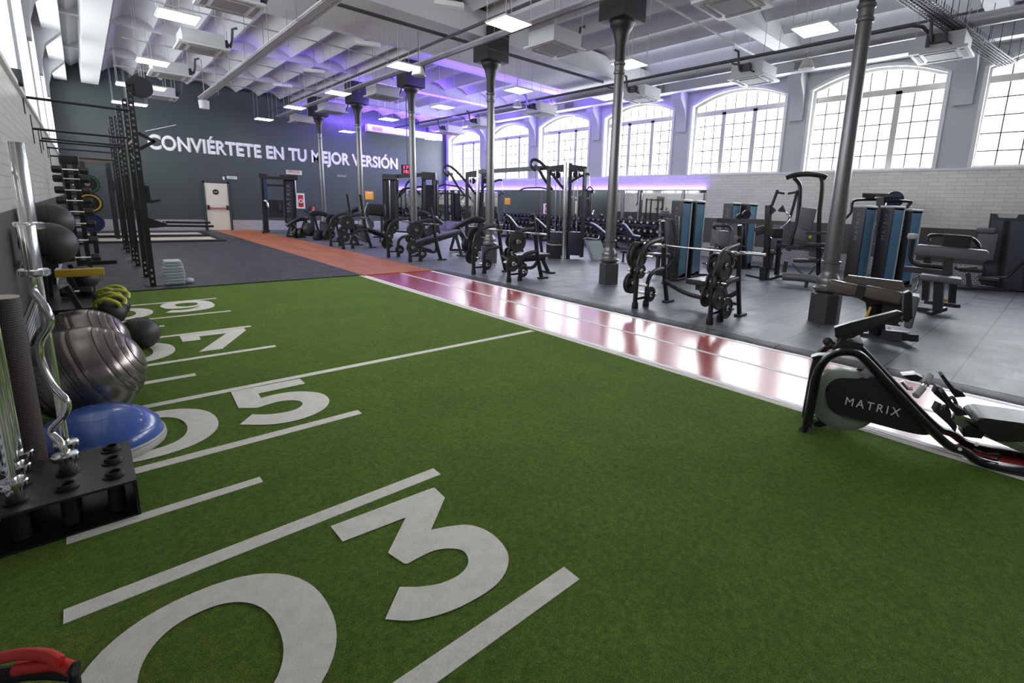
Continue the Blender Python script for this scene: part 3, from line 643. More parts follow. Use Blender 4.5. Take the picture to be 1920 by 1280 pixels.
# ------------------------------------------------------------------ trays, pipes, ducts
t = thing('cable_tray', 'bundle of white conduits slanting past the left LED panels to a speaker', 'cable tray', (3.55, 16, 4.98))
c = MB()
for dx in (-0.14, -0.08, -0.02, 0.05, 0.1): c.cyl((dx, -14, 0.03+abs(dx)*0.2), (dx, 6.6, 0.03+abs(dx)*0.2), 0.017, seg=6)
c.build('conduit', 'conduit', t)
MB().ab((-0.15, -14, 0.0), (-0.02, 6.6, 0.012)).build('tray_bed', 'duct', t)
def trapeze(t, z, lo, hi, w_):
    for yy in range(lo, hi, 2):
        Y = t.location.y+yy; top = (5.7 if 10.9 < Y < 13.3 else 6.02)-z
        MB().tube([(-w_, yy, top), (-w_, yy, -0.02), (w_, yy, -0.02), (w_, yy, top)], 0.008, 6).build('support_rod', 'steel', t)
trapeze(t, 4.98, -13, 7, 0.2)
sp = MB().lathe([(0.1, 0.0), (0.17, -0.05), (0.15, -0.32), (0.05, -0.33)], seg=20).build('pendant_speaker', 'ac'); sp.location = (3.55, 22.5, 4.97); tag(sp, 'white pendant speaker at the far end of the left conduit bundle', 'speaker')
t = thing('cable_tray', 'conduit bundle running beside the column row under the LED panels', 'cable tray', (6.78, 16, 5.12))
c = MB()
for dx in (-0.12, -0.05, 0.02, 0.09): c.cyl((dx, -16, 0.04), (dx, 9.5, 0.04), 0.022, seg=6)
c.build('conduit', 'duct', t); MB().ab((-0.16, -16, 0.0), (0.0, 9.5, 0.012)).build('tray_bed', 'duct', t)
trapeze(t, 5.12, -15, 10, 0.2)
def pipe(name, label, pts, r_, m, seg=10, cat='pipe'):
    o = MB().tube(pts, r_, seg).build(name, m); tag(o, label, cat); return o
pipe('ceiling_pipe', 'dark pipe running the length of the column row', [(6.55, -5, 5.42), (6.6, 26.9, 5.42)], 0.035, 'pipe')
pipe('ceiling_pipe', 'dark pipe crossing the room under the wide grey soffit', [(1.0, 11.0, 5.45), (12.0, 10.75, 5.45)], 0.04, 'pipe')
pp = pipe('ceiling_pipe', 'long dark sprinkler pipe along the window side', [(12.0, 25, 5.32), (12.0, 2.75, 5.32), (12.15, 2.6, 5.3), (12.3, 2.5, 5.2), (12.3, 2.5, 4.95)], 0.038, 'pipe')
for yy in (6.6, 10.7, 15, 19.3): MB().tube([(12.0, yy, 5.32), (12.2, yy, 5.33), (12.35, yy-0.2, 5.28), (12.4, yy-0.3, 5.1)], 0.022, 6).build('branch_pipe', 'pipe', pp)
du = pipe('air_duct', 'grey spiral air duct along the windows', [(12.95, -5, 5.47), (12.95, 24, 5.47)], 0.13, 'duct', 18, 'duct')
for yy in range(-4, 24, 3): MB().lathe([(0.138, -0.02), (0.138, 0.02)], (12.95, yy, 5.47), 'Y', 18).build('duct_collar', 'steel', du)
for i_, (x, y) in enumerate(((1508, 112), (1235, 160), (1067, 191))):
    p = g(x, y, 5.4)
    MB().box((15.19, p.y*15.19/p.x if p.x else 0, 5.83), (0.03, 0.5, 0.18)).build('vent_grille', 'acg', bpy.data.objects['ceiling_bulkhead'])
def bell(x, y, z, lab):
    o = MB().lathe([(0.03, 0.22), (0.1, 0.2), (0.17, 0.0), (0.16, -0.02)], seg=20).build('pendant_speaker', 'grey'); o.location = g(x, y, z); tag(o, lab, 'speaker')
    MB().cyl((0, 0, 0.2), (0, 0, 6.25-z), 0.008, seg=4).build('hanger_rod', 'steel', o)
bell(1512, 128, 5.0, 'grey pendant speaker in front of the window cornice'); bell(785, 141, 4.7, 'white pendant speaker below the LED panel at the fourth column'); bell(970, 200, 5.0, 'small white pendant speaker beside the third column, window side')
# mesh cable tray, top right
t = thing('mesh_cable_tray', 'dark wire mesh cable tray crossing the top right corner', 'cable tray', (0, 0, 0))
a_, b_ = g(1700, -10, 5.25), g(1890, 122, 5.25); dd = (b_-a_).normalized(); sd = Vector((-dd.y, dd.x, 0)); L = (b_-a_).length
c = MB()
for k in range(7): o_ = sd*(-0.18+0.06*k); c.cyl(a_+o_, b_+o_, 0.007, seg=4)
n_ = int(L/0.12)
for k in range(n_+1):
    q_ = a_+dd*(L*k/n_); c.tube([q_-sd*0.18+Vector((0, 0, 0.1)), q_-sd*0.18, q_+sd*0.18, q_+sd*0.18+Vector((0, 0, 0.1))], 0.006, 4)
c.build('wire_mesh', 'pipe', t)
c = MB()
for k in range(3): o_ = sd*(-0.08+0.07*k)+Vector((0, 0, 0.03)); c.cyl(a_+o_, b_+o_, 0.018, seg=6)
c.build('cable', 'matte', t)
for k in range(0, n_, 6):
    q_ = a_+dd*(L*k/n_)
    for s_ in (-1, 1): MB().cyl(q_+sd*0.19*s_, q_+sd*0.19*s_+Vector((0, 0, 0.72)), 0.006, seg=4).build('support_rod', 'pipe', t)
# white wall duct with grille on the far wall and thin cross conduits
p, q = wallY(683, 220), wallY(890, 250)
wd = MB().ab((p.x, YF-0.4, 5.25), (XW-0.5, YF-0.02, 5.6)).build('wall_duct', 'ac'); tag(wd, 'long white air duct across the top of the violet wall', 'duct')
MB().ab((p.x+0.25, YF-0.41, 5.33), (p.x+0.8, YF-0.4, 5.52)).build('vent_grille', 'acg', wd)
pipe('ceiling_conduit', 'thin white conduit crossing the window-side vaults', [(8.8, 6.62, 5.85), (14.9, 6.7, 5.85)], 0.025, 'conduit', 6, 'conduit')
for k, (yy, lab) in enumerate(((14.3, 'thin grey conduit crossing the left vaults, nearer one'), (18.2, 'thin grey conduit crossing the left vaults, middle one'), (22.3, 'thin grey conduit crossing the left vaults, farthest one'))):
    pipe('ceiling_conduit', lab, [(1.2, yy, 5.6), (6.9, yy+0.1, 5.6)], 0.016, 'duct', 6, 'conduit')
    # angled white projector boxes hung near each conduit end
for (x, y), lab in (((590, 133), 'white tilted strip light above the sixth column, nearer one'), ((530, 160), 'white tilted strip light above the word EN'), ((690, 82), 'white tilted strip light under the wide soffit'), ((842, 8), 'white tilted strip light at the top edge left of the third column')):
    p = g(x, y, 5.75); o = MB().box((0, 0, 0), (0.62, 0.16, 0.1), Matrix.Rotation(-0.5, 3, 'Z'), bev=0.01).build('strip_light', 'reveal'); o.location = p; tag(o, lab, 'strip light')
    MB().cyl((0, 0, 0.04), (0, 0, 0.78), 0.012, seg=6).build('mount', 'steel', o)

p = wallY(586, 396)
fx = MB().lathe([(0.0, 0), (0.07, 0.0), (0.075, 0.02), (0.075, 0.42), (0.05, 0.48), (0.02, 0.5), (0.02, 0.53), (0.0, 0.53)], seg=20).build('fire_extinguisher', 'red'); fx.location = (p.x, YF-0.1, p.z-0.25); tag(fx, 'small red fire extinguisher on the charcoal wall behind the lever machines', 'fire extinguisher')
MB().tube([(0.0, 0, 0.52), (0.06, -0.02, 0.55), (0.1, -0.02, 0.45), (0.09, 0, 0.2)], 0.012, 6).build('hose', 'matte', fx); MB().box((0, -0.078, 0.25), (0.09, 0.005, 0.16)).build('label_patch', 'lettering', fx)
bx = MB().box((0, 0, 0), (0.1, 0.14, 0.2), bev=0.015).build('wall_sensor', 'matte'); bx.location = onp(31, 145, (XL+0.06, 0, 0), Vector((1, 0, 0))); tag(bx, 'small black box on the white wall above the brick, top left', 'sensor')
# ------------------------------------------------------------------ left side: bar holder, bars, balls
t = thing('bar_holder', 'low black steel bar holder with open tube sockets at the left edge', 'bar rack', (-0.21, 3.34, TZ))
MB().box((0, 0, 0.19), (0.52, 0.55, 0.012)).build('top_plate', 'pad', t)
MB().box((0, 0, 0.006), (0.52, 0.55, 0.012)).build('base_plate', 'black', t)
for s_ in (-1, 1): MB().box((0.254*s_, 0, 0.1), (0.012, 0.55, 0.17)).build('side_plate', 'black', t)
for i, x in enumerate((-0.155, 0.012, 0.18)):
    for j, y in enumerate((-0.16, 0.02, 0.19)):
        MB().lathe([(0.024, 0.014), (0.033, 0.014), (0.033, 0.215), (0.03, 0.222), (0.026, 0.222), (0.024, 0.215), (0.024, 0.014)], (x, y, 0), seg=20).build('socket_tube', 'matte', t)
        MB().lathe([(0.034, 0.196), (0.044, 0.197), (0.044, 0.202), (0.034, 0.204)], (x, y, 0), seg=20).build('socket_flange', 'black', t)
RH = (-0.21, 3.34)
def upright_bar(name, label, x, y, top, kind, cat='barbell', sl=0.37):
    t = thing(name, label, cat, (RH[0]+x, RH[1]+y, TZ+0.012), 0, 'chrome bars standing in the holder')
    s1 = 0.262
    MB().lathe([(0.018, 0.0), (0.0225, 0.01), (0.0225, 0.2), (0.028, 0.215), (0.028, s1)], seg=20).build('sleeve', 'chrome', t)
    MB().lathe([(0.0225, s1), (0.05, s1), (0.052, s1+0.006), (0.052, s1+0.024), (0.048, s1+0.03), (0.022, s1+0.032)], seg=24).build('collar', 'chrome', t)
    z0, z1 = s1+0.03, top-sl-0.01
    if kind == 'ez':
        h_ = z1-z0; zs = [z0+h_*q for q in (0, 0.06, 0.13, 0.22, 0.3, 0.38, 0.5, 0.62, 0.72, 0.8, 0.9, 1)]
        wv = [0, -0.01, -0.05, 0.03, 0.055, 0.0, -0.035, -0.03, 0.035, 0.03, -0.02, 0]
        pts = catmull([(w_*0.7, w_*-0.7, z_) for w_, z_ in zip(wv, zs)], 4, False)
        MB().tube(pts, 0.0165, 12).build('shaft', 'chrome', t)
    else: MB().cyl((0, 0, z0), (0, 0, z1), 0.0165, seg=14).build('shaft', 'chrome', t)
    MB().lathe([(0.022, z1-0.03), (0.05, z1-0.028), (0.056, z1-0.02), (0.056, z1), (0.05, z1+0.005), (0.027, z1+0.006)], seg=24).build('collar', 'chrome', t)
    MB().lathe([(0.031, z1+0.005), (0.031, top-0.005), (0.029, top), (0.02, top), (0.019, top-0.02), (0.0, top-0.02)], seg=24).build('sleeve', 'chrome', t)
upright_bar('barbell', 'straight chrome barbell in the middle back socket of the holder', 0.012, 0.19, 1.82, 'st')
upright_bar('curl_bar', 'wavy chrome curl bar standing in the middle of the holder', 0.012, 0.02, 1.44, 'ez', sl=0.2)
upright_bar('barbell', 'chrome bar in the back left socket of the holder', -0.155, 0.19, 2.1, 'st')
upright_bar('barbell', 'chrome bar in the middle left socket of the holder', -0.155, 0.02, 2.1, 'st')
upright_bar('barbell', 'chrome bar in the front left socket, nearest the camera', -0.155, -0.16, 2.1, 'st')
o = MB().lathe([(0.02, 0), (0.076, 0), (0.08, 0.01), (0.08, 1.05), (0.076, 1.06), (0.022, 1.06)], seg=40).build('foam_roller', 'ribbed'); o.location = (-0.365, 3.77, TZ)
tag(o, 'tall ribbed brown foam roll standing behind the bar holder', 'foam roller')
MB().lathe([(0.018, 1.0605), (0.077, 1.0605), (0.077, 1.064), (0.018, 1.064)], seg=40).build('roll_end', K['wood'], o)
# balance dome
t = thing('balance_dome', 'glossy blue balance dome on a pale ring beside the bar holder', 'balance trainer', (-0.08, 4.08, TZ))
MB().lathe([(0, 0.0), (0.315, 0.0), (0.33, 0.01), (0.335, 0.03), (0.33, 0.05), (0.31, 0.058)], seg=64).build('base_ring', 'grey', t)
prof = []
for i in range(15):
    a = math.pi/2*i/14; prof.append((0.318*math.cos(a)**0.9 if i < 14 else 0, 0.055+0.215*math.sin(a)))
dm = MB().lathe(prof, seg=64).build('dome', 'blue', t)
for r_, z_ in ((0.30, 0.131), (0.24, 0.197), (0.16, 0.243)): MB().tube([(r_*math.cos(2*math.pi*i/48), r_*math.sin(2*math.pi*i/48), z_) for i in range(48)], 0.003, 6, closed=True).build('groove_ring', 'lettering' if r_ == 0.24 else 'blue', dm)
MB().tube([(0.322*math.cos(2*math.pi*i/64), 0.322*math.sin(2*math.pi*i/64), 0.06) for i in range(64)], 0.009, 8, closed=True).build('rim', 'grey', dm)
MB().ball((-0.06, -0.2, 0.205), (0.035, 0.022, 0.006), rot=Matrix.Rotation(0.6, 3, 'X')).build('valve_badge', 'lettering', dm)
# gym balls with raised rings about a tilted axis
def gymball(label, c, r, m='ball', tilt=(0.9, -0.5)):
    t = MB(); prof = []
    N = 72
    for i in range(N+1):
        a = math.pi*i/N; rr = r
        for k in range(7):
            ak = math.pi*(0.12+0.062*k)
            if abs(a-ak) < 0.020: rr = r*0.986
            if abs(math.pi-a-ak) < 0.020: rr = r*0.986
        prof.append((rr*math.sin(a), -rr*math.cos(a)))
    R = Vector((-0.915, 0.14, -0.4)).to_track_quat('Z', 'Y').to_matrix()
    t.lathe(prof, seg=72, rot=R); o = t.build('gym_ball', m, sharp=80); o.location = c; tag(o, label, 'exercise ball')
    for k in range(14):
        ak = math.pi*(0.12+0.062*(k if k < 7 else k-7)); ak = ak if k < 7 else math.pi-ak
        MB().tube([R @ Vector((r*0.989*math.sin(ak)*math.cos(2*math.pi*i/64), r*0.989*math.sin(ak)*math.sin(2*math.pi*i/64), r*0.989*math.cos(ak))) for i in range(64)], 0.0028, 6, closed=True).build('moulded_ring', 'rubber', o)
    d_ = R @ Vector((0, 0, 1)); p = MB().lathe([(0.0, r-0.002), (0.018, r-0.001), (0.03, r-0.001), (0.034, r-0.006)], rot=R, seg=24).build('valve_plug', 'grey', o); return o
gymball('large shiny silver-brown ball behind the blue dome', (-0.108, 4.72, TZ+0.335), 0.335)
gymball('dull silver ball on the turf behind the big shiny ball', (-0.12, 5.72, TZ+0.31), 0.31)
def medball(name, label, c, r, lime=False, cat='medicine ball', group=None, rot=0):
    o = MB().ball((0, 0, 0), r, 32, 20).build(name, 'med', sharp=80); o.location = c; tag(o, label, cat, group)
    for ax in ('X', 'Y'):
        MB().tube([(Matrix.Rotation(0 if ax == 'X' else math.pi/2, 3, 'Z') @ Vector((0, (r*1.001)*math.cos(2*math.pi*i/40), (r*1.001)*math.sin(2*math.pi*i/40)))) for i in range(40)], 0.003, 5, closed=True).build('seam', 'matte', o)
    if lime:
        for s_ in (-1, 1):
            MB().tube(catmull([(s_*r*0.45, -r*0.75, r*0.55), (s_*r*0.75, -r*0.7, r*0.95), (s_*r*0.85, 0, r*1.25), (s_*r*0.75, r*0.7, r*0.95), (s_*r*0.45, r*0.75, r*0.55)], 4, False), 0.02, 8).build('handle', 'lime', o)
        o.rotation_euler = (0, 0, rot)
    return o
medball('medicine_ball', 'dark medicine ball on the turf beyond the big shiny ball', (0.285, 6.55, TZ+0.17), 0.17)
# slanted storage rack
t = thing('ball_rack', 'black wall rack with a yellow beam holding dark balls', 'storage rack', (-0.2, 6.6, TZ))
MB().box((0.11, 0.28, 0.80), (0.36, 0.09, 0.075), bev=0.008).build('yellow_beam', 'yellow', t)
for y in (-0.55, 0.28, 1.25):
    MB().bar((-0.16, y, 0.0), (-0.1, y, 1.05), 0.05, 0.04).build('leg', 'black', t); MB().bar((0.26, y, 0.0), (0.02, y, 0.78), 0.05, 0.04).build('leg', 'black', t)
for x in (-0.2, -0.02): MB().bar((x, -0.62, 0.97), (x, 0.05, 0.97), 0.03).build('cradle_rail', 'black', t)
for x in (-0.2, 0.0): MB().bar((x, 0.1, 1.12), (x, 0.7, 1.12), 0.03).build('cradle_rail', 'black', t)
MB().box((0.02, 0.3, 0.565), (0.3, 1.7, 0.02)).build('shelf', 'black', t)
MB().box((0.12, 0.75, 0.2), (0.42, 1.15, 0.02)).build('shelf', 'black', t)
medball('wall_ball', 'big dark wall ball on top of the rack, nearer one', (-0.245, 6.22, 1.125+TZ+0.02), 0.185, group=None, cat='wall ball')
medball('wall_ball', 'big dark wall ball on the rack behind the first one', (-0.25, 7.0, 1.285), 0.18, cat='wall ball')
medball('medicine_ball', 'small dark ball beside the wall balls with a blue band behind', (-0.075, 7.15, 0.69), 0.125)
for k, (x, y, z, lab) in enumerate(((0.135, 7.75, 0.47, 'lime-handled dark ball at the back of the low shelf'), (0.15, 7.4, 0.40, 'lime-handled dark ball in the middle of the low shelf'), (0.10, 7.0, 0.345, 'lime-handled dark ball nearest on the low shelf'))):
    medball('handled_ball', lab, (x, y, 0.20+TZ+0.14), 0.13, True, 'medicine ball', 'lime-handled balls on the rack', 1.2)
# dumbbells
def dumbbell0(label, L=0.34, r=0.06, m='rubber', hexed=True):
    t = thing('dumbbell', label, 'dumbbell')
    MB().cyl((-L/2+0.02, 0, 0), (L/2-0.02, 0, 0), 0.016, seg=12).build('handle', 'chrome', t)
    for s_ in (-1, 1):
        MB().lathe([(r*0.8, s_*(L/2-0.10)), (r, s_*(L/2-0.085)), (r, s_*(L/2-0.015)), (r*0.75, s_*L/2)], axis='X', seg=6 if hexed else 20).build('weight_head', m, t)
    return t
t = thing('dumbbell_tower', 'tall black tower of hex dumbbells by the brick wall', 'dumbbell rack', (-0.07, 9.55, 0.0-0.02))
for s_ in (-1, 1): MB().bar((0.05*s_+0.0, 0.12, 0), (0.05*s_, 0.12, 2.0), 0.05, 0.05).build('upright', 'shroud', t)
MB().box((0, 0.1, 0.03), (0.4, 0.5, 0.06)).build('base', 'black', t)
MB().box((0, 0.13, 2.02), (0.2, 0.08, 0.12), bev=0.02).build('top_cap', 'shroud', t)
zz = [1.87, 1.75, 1.6, 1.46, 1.31, 1.15, 0.92, 0.68]
for z_ in zz: MB().box((0, 0.03, z_-0.035), (0.14, 0.16, 0.03)).build('cradle', 'black', t)
names = ['topmost', 'second', 'third', 'fourth', 'fifth', 'sixth', 'seventh', 'lowest']
d0 = None
for i, z_ in enumerate(zz):
    lab = 'hex dumbbell on the tall black tower, %s from the top' % names[i] if 0 < i < 7 else 'hex dumbbell, %s on the tall black tower' % names[i]
    p = (-0.07, 9.55-0.02, z_-0.02+0.01)
    if d0 is None: d0 = dumbbell0(lab, 0.36, 0.055); d0.location = p; d0['group'] = 'dumbbells on the tower'
    else: dup(d0, p, 0, lab)
b0 = dumbbell0('black dumbbell on the rack shelf under the yellow beam', 0.24, 0.05); b0.location = (-0.13, 6.75, 0.555+0.0505+TZ+0.02)
for k, (x, y, z, lab) in enumerate(((0.1, 9.1, 0.52, 'upper'), (0.12, 8.9, 0.26, 'lower'))):
    pass
# plate tree
t = thing('plate_tree', 'black plate tree standing behind the dumbbell tower', 'plate rack', (0.12, 15.0, 0))
MB().box((0, 0, 0.04), (0.6, 0.5, 0.07)).build('base', 'black', t); MB().box((0, 0, 1.0), (0.08, 0.08, 1.9)).build('post', 'black', t)
for z_ in (1.73, 1.33, 0.9): MB().cyl((0, -0.2, z_), (0, 0.04, z_), 0.025).build('peg', 'chrome', t)
def plate(name, label, c, r, th, m, axis='Y', group=None, hub='chrome', rz=0):
    t = thing(name, label, 'weight plate', c, rz, group); h = th/2
    MB().lathe([(0.026, -h), (r*0.3, -h), (r*0.32, -h*0.5), (r*0.78, -h*0.5), (r*0.82, -h), (r*0.97, -h), (r, -h*0.6), (r, h*0.6), (r*0.97, h), (r*0.82, h), (r*0.78, h*0.5), (r*0.32, h*0.5), (r*0.3, h), (0.026, h), (0.026, -h)], axis=axis, seg=32).build('disc', m, t)
    MB().lathe([(0.0255, -h-0.002), (0.045, -h-0.002), (0.045, h+0.002), (0.0255, h+0.002), (0.0255, -h-0.002)], axis=axis, seg=20).build('hub_ring', hub, t)
    return t
plate('bumper_plate', 'black bumper plate with a green rim on the plate tree', (0.12, 14.87, 1.73), 0.21, 0.06, 'rubber', group='bumper plates on the tree')
plate('bumper_plate', 'black and yellow bumper plate on the plate tree', (0.12, 14.87, 1.33), 0.22, 0.06, 'rubber', group='bumper plates on the tree')
for nm_, m_ in (('bumper_plate', 'green'), ('bumper_plate.001', 'yellow')): MB().lathe([(0.155, -0.034), (0.185, -0.034), (0.185, -0.03), (0.155, -0.03), (0.155, -0.034)], (0, 0, 0), 'Y', 32).build('colour_ring', m_, bpy.data.objects[nm_])
K['navy'] = mat('navy_rubber', (0.02, 0.03, 0.1), 0.5)
plate('bumper_plate', 'navy bumper plate lowest on the plate tree', (0.12, 14.87, 0.9), 0.2, 0.06, 'navy', group='bumper plates on the tree')
# ------------------------------------------------------------------ pull-up rig on the left wall
rig = thing('pull_up_rig', 'long black rig of perforated posts with bars to the left wall', 'exercise rig', (0.74, 11.0, 0))
PY = [10.95, 12.2, 14.1, 15.2, 17.3, 18.4]; PT = [3.3, 3.2, 3.35, 3.25, 3.4, 3.2]; BZ = [2.9, 2.56, 2.5, 2.62, 2.56, 2.42]
for i, (y, tp, bz) in enumerate(zip(PY, PT, BZ)):
    yl = y-11.0; mb = MB(); w_ = 0.04
    z = 0.0; a_ = 0.012
    mb.box((0, yl, 0.005), (0.2, 0.2, 0.01))
    while z < tp-0.09:
        lit = z > 1.9 or z < 0.25
        mb.box((0, yl, z+(0.03 if lit else 0.05)), (w_*2, w_*2, 0.06 if lit else 0.1))
        if lit:
            for sx in (-1, 1):
                for sy in (-1, 1): mb.box((sx*(w_-a_), yl+sy*(w_-a_), z+0.08), (a_*2, a_*2, 0.04))
        z += 0.1
    mb.box((0, yl, z+0.02), (w_*2, w_*2, 0.05)); mb.build('post', 'black', rig)
    MB().cyl((0, yl, bz), (XL+0.04-0.74, yl, bz+0.01), 0.02, seg=10).build('pull_up_bar', 'black', rig)
    MB().box((XL+0.035-0.74, yl, bz), (0.012, 0.07, 0.46)).build('wall_bracket', 'black', rig)
    if i % 2 == 0:
        y2 = PY[i+1]-11.0
        MB().bar((0, yl+0.04, 2.45), (0, y2-0.04, 2.45), 0.05).build('cross_rail', 'black', rig)
        x_ = MB()
        for zz_ in (2.1, 2.3): x_.bar((0, yl+0.04, zz_), (0, y2-0.04, zz_+0.15), 0.012)
        x_.build('band_peg', 'steel', rig)
MB().cyl((0.14, -0.05, 3.29), (0.14, -0.03, 3.29), 0.17, seg=28).build('round_target', 'shroud', rig)
MB().bar((0.0, -0.02, 3.27), (0.16, -0.02, 3.27), 0.04).build('target_arm', 'black', rig)
q = MB(); q.bar((0.04, -0.05, 2.56), (0.25, -0.05, 2.44), 0.05); q.bar((0.25, -0.05, 2.45), (0.04, -0.05, 2.3), 0.05); q.build('side_bracket', 'black', rig)
q = MB(); q.prism([(0.03, 1.72), (0.1, 1.70), (0.11, 1.47), (0.22, 1.49), (0.24, 1.46), (0.12, 1.42), (0.03, 1.42)], (0, -0.07, 0), (1, 0, 0), (0, 0, 1), (0, 0.08, 0)); q.build('bar_hook', 'matte', rig)
q = MB(); q.prism([(0.03, 1.18), (0.3, 1.06), (0.3, 1.02), (0.03, 1.0)], (0, -0.07, 0), (1, 0, 0), (0, 0, 1), (0, 0.03, 0)); q.build('gusset', 'matte', rig)
for yy in (-0.08, 0.22): MB().cyl((0.25, yy, 1.04+0.05*(yy > 0)), (0.95, yy, 1.03+0.05*(yy > 0)), 0.02, seg=12).build('dip_bar', 'matte', rig)
MB().bar((0.27, -0.08, 1.04), (0.27, 0.22, 1.09), 0.04).build('dip_cross_piece', 'matte', rig)
for j_, zz_ in ((1, 1.35), (2, 1.35), (3, 1.3)): MB().box((0, PY[j_]-11.0-0.01, zz_), (0.12, 0.12, 0.16)).build('hook_sleeve', 'matte', rig)
# ------------------------------------------------------------------ rack with header board and platforms
t = thing('squat_rack', 'far black squat rack with a dark header board', 'squat rack', (0.45, 22.3, 0))
MB().box((0, 0, 2.55), (0.95, 0.05, 0.22)).build('header_board', K['padbrown'], t)
for x in (-0.32, 0.3):
    MB().bar((x, 0, 0), (x, 0, 2.5), 0.11).build('upright', 'shroud', t); MB().bar((x, 1.1, 0), (x, 1.1, 2.5), 0.09).build('upright', 'black', t)
    MB().bar((x, 0, 2.4), (x, 1.1, 2.4), 0.08).build('side_rail', 'black', t); MB().bar((x, -0.5, 0.04), (x, 1.2, 0.04), 0.09).build('foot_rail', 'black', t)
    MB().prism([(0.04, 1.95), (0.12, 1.92), (0.13, 1.7), (0.26, 1.7), (0.28, 1.78), (0.3, 1.66), (0.1, 1.6), (0.04, 1.6)], (x, -0.08, 0), (1, 0, 0), (0, 0, 1), (0, 0.09, 0)).build('bar_hook', 'matte', t)
for k in range(4):
    MB().cyl((-0.32, 0.4, 0.4+0.45*k), (-0.62, 0.4, 0.4+0.45*k), 0.025).build('plate_peg', 'chrome', t)
MB().cyl((-0.32, 0, 2.44), (0.3, 0, 2.44), 0.02).build('chin_bar', 'chrome', t)
for k, (y0, y1, lab) in enumerate(((20.62, 22.95, 'pale wooden lifting platform nearer the turf'), (23.5, 25.6, 'pale wooden lifting platform nearer the far wall'))):
    t = thing('lifting_platform', lab, 'lifting platform', (1.65, (y0+y1)/2, 0), 0, 'lifting platforms')
    hy = (y1-y0)/2
    MB().box((0, 0, 0.02), (3.75, hy*2, 0.04)).build('rubber_border', 'matte', t)
    MB().box((0.0, -hy*0.1, 0.043), (3.3, hy*1.1, 0.006)).build('wood_deck', 'wood', t)
# ------------------------------------------------------------------ folded towels
for i in range(8):
    w_ = 0.31-0.008*abs(i-3)-(0.03 if i > 5 else 0); z_ = 0.004+i*0.053
    t = thing('folded_towel', ('lowest pale folded towel of the stack by the rig post' if i == 0 else 'topmost pale folded towel of the stack by the rig post' if i == 7 else 'pale folded towel with a blue edge inside the stack'), 'towel', (1.05+random.uniform(-0.008, 0.008), 11.05, z_), random.uniform(-0.06, 0.06), 'folded towels stacked by the rig')
    MB().box((0, 0, 0.026), (w_, 0.34, 0.05), bev=0.024).build('towel_body', 'towel', t)
    MB().tube([(-w_/2+0.02, -0.166, 0.03), (w_/2-0.02, -0.166, 0.03)], 0.006, 6).build('edge_band', 'towelb' if i % 2 else 'shroud', t)
o = MB().ball((0, 0, 0), (0.07, 0.05, 0.05), 16, 10).build('rolled_towel', 'towel'); o.location = (1.255, 10.97, 0.05); tag(o, 'small crumpled cloth at the foot of the towel stack', 'towel')
# ------------------------------------------------------------------ red-padded item, bottom left
t = thing('ab_wheel_trainer', 'red curved padded handles on a black frame, cut by the bottom left corner', 'exercise device', (-0.25, 2.0, TZ))
a_ = [g(-60, 1243, 0.19), g(0, 1233, 0.2), g(40, 1226, 0.205), g(85, 1227, 0.2), g(112, 1240, 0.185)]
b_ = [g(30, 1254, 0.16), g(70, 1248, 0.165), g(110, 1245, 0.16), g(136, 1254, 0.15)]
o_ = Vector(t.location)
MB().tube(catmull([tuple(p-o_) for p in a_], 5, False), 0.017, 12).build('padded_handle', 'red', t)
MB().tube(catmull([tuple(p-o_) for p in b_], 5, False), 0.019, 12).build('padded_handle', 'red', t)
MB().cyl(g(143, 1253, 0.15)-o_, g(136, 1254, 0.15)-o_, 0.02, seg=16).build('end_cap', 'matte', t)
c = MB(); c.tube(catmull([tuple(g(x, y, z_)-o_) for x, y, z_ in ((-40, 1268, 0.13), (30, 1262, 0.13), (90, 1258, 0.13), (138, 1262, 0.12))], 5, False), 0.022, 8); c.build('frame_tube', 'matte', t)
c = MB()
for x, y in ((138, 1262), (20, 1262), (-30, 1268)): c_ = g(x, y, 0.12)-o_; c.cyl(c_, (c_.x, c_.y, 0.0), 0.014, seg=10)
c.build('frame_leg', 'matte', t)
MB().box((-0.02, -0.1, 0.05), (0.2, 0.1, 0.08), bev=0.02).build('base_block', 'matte', t)
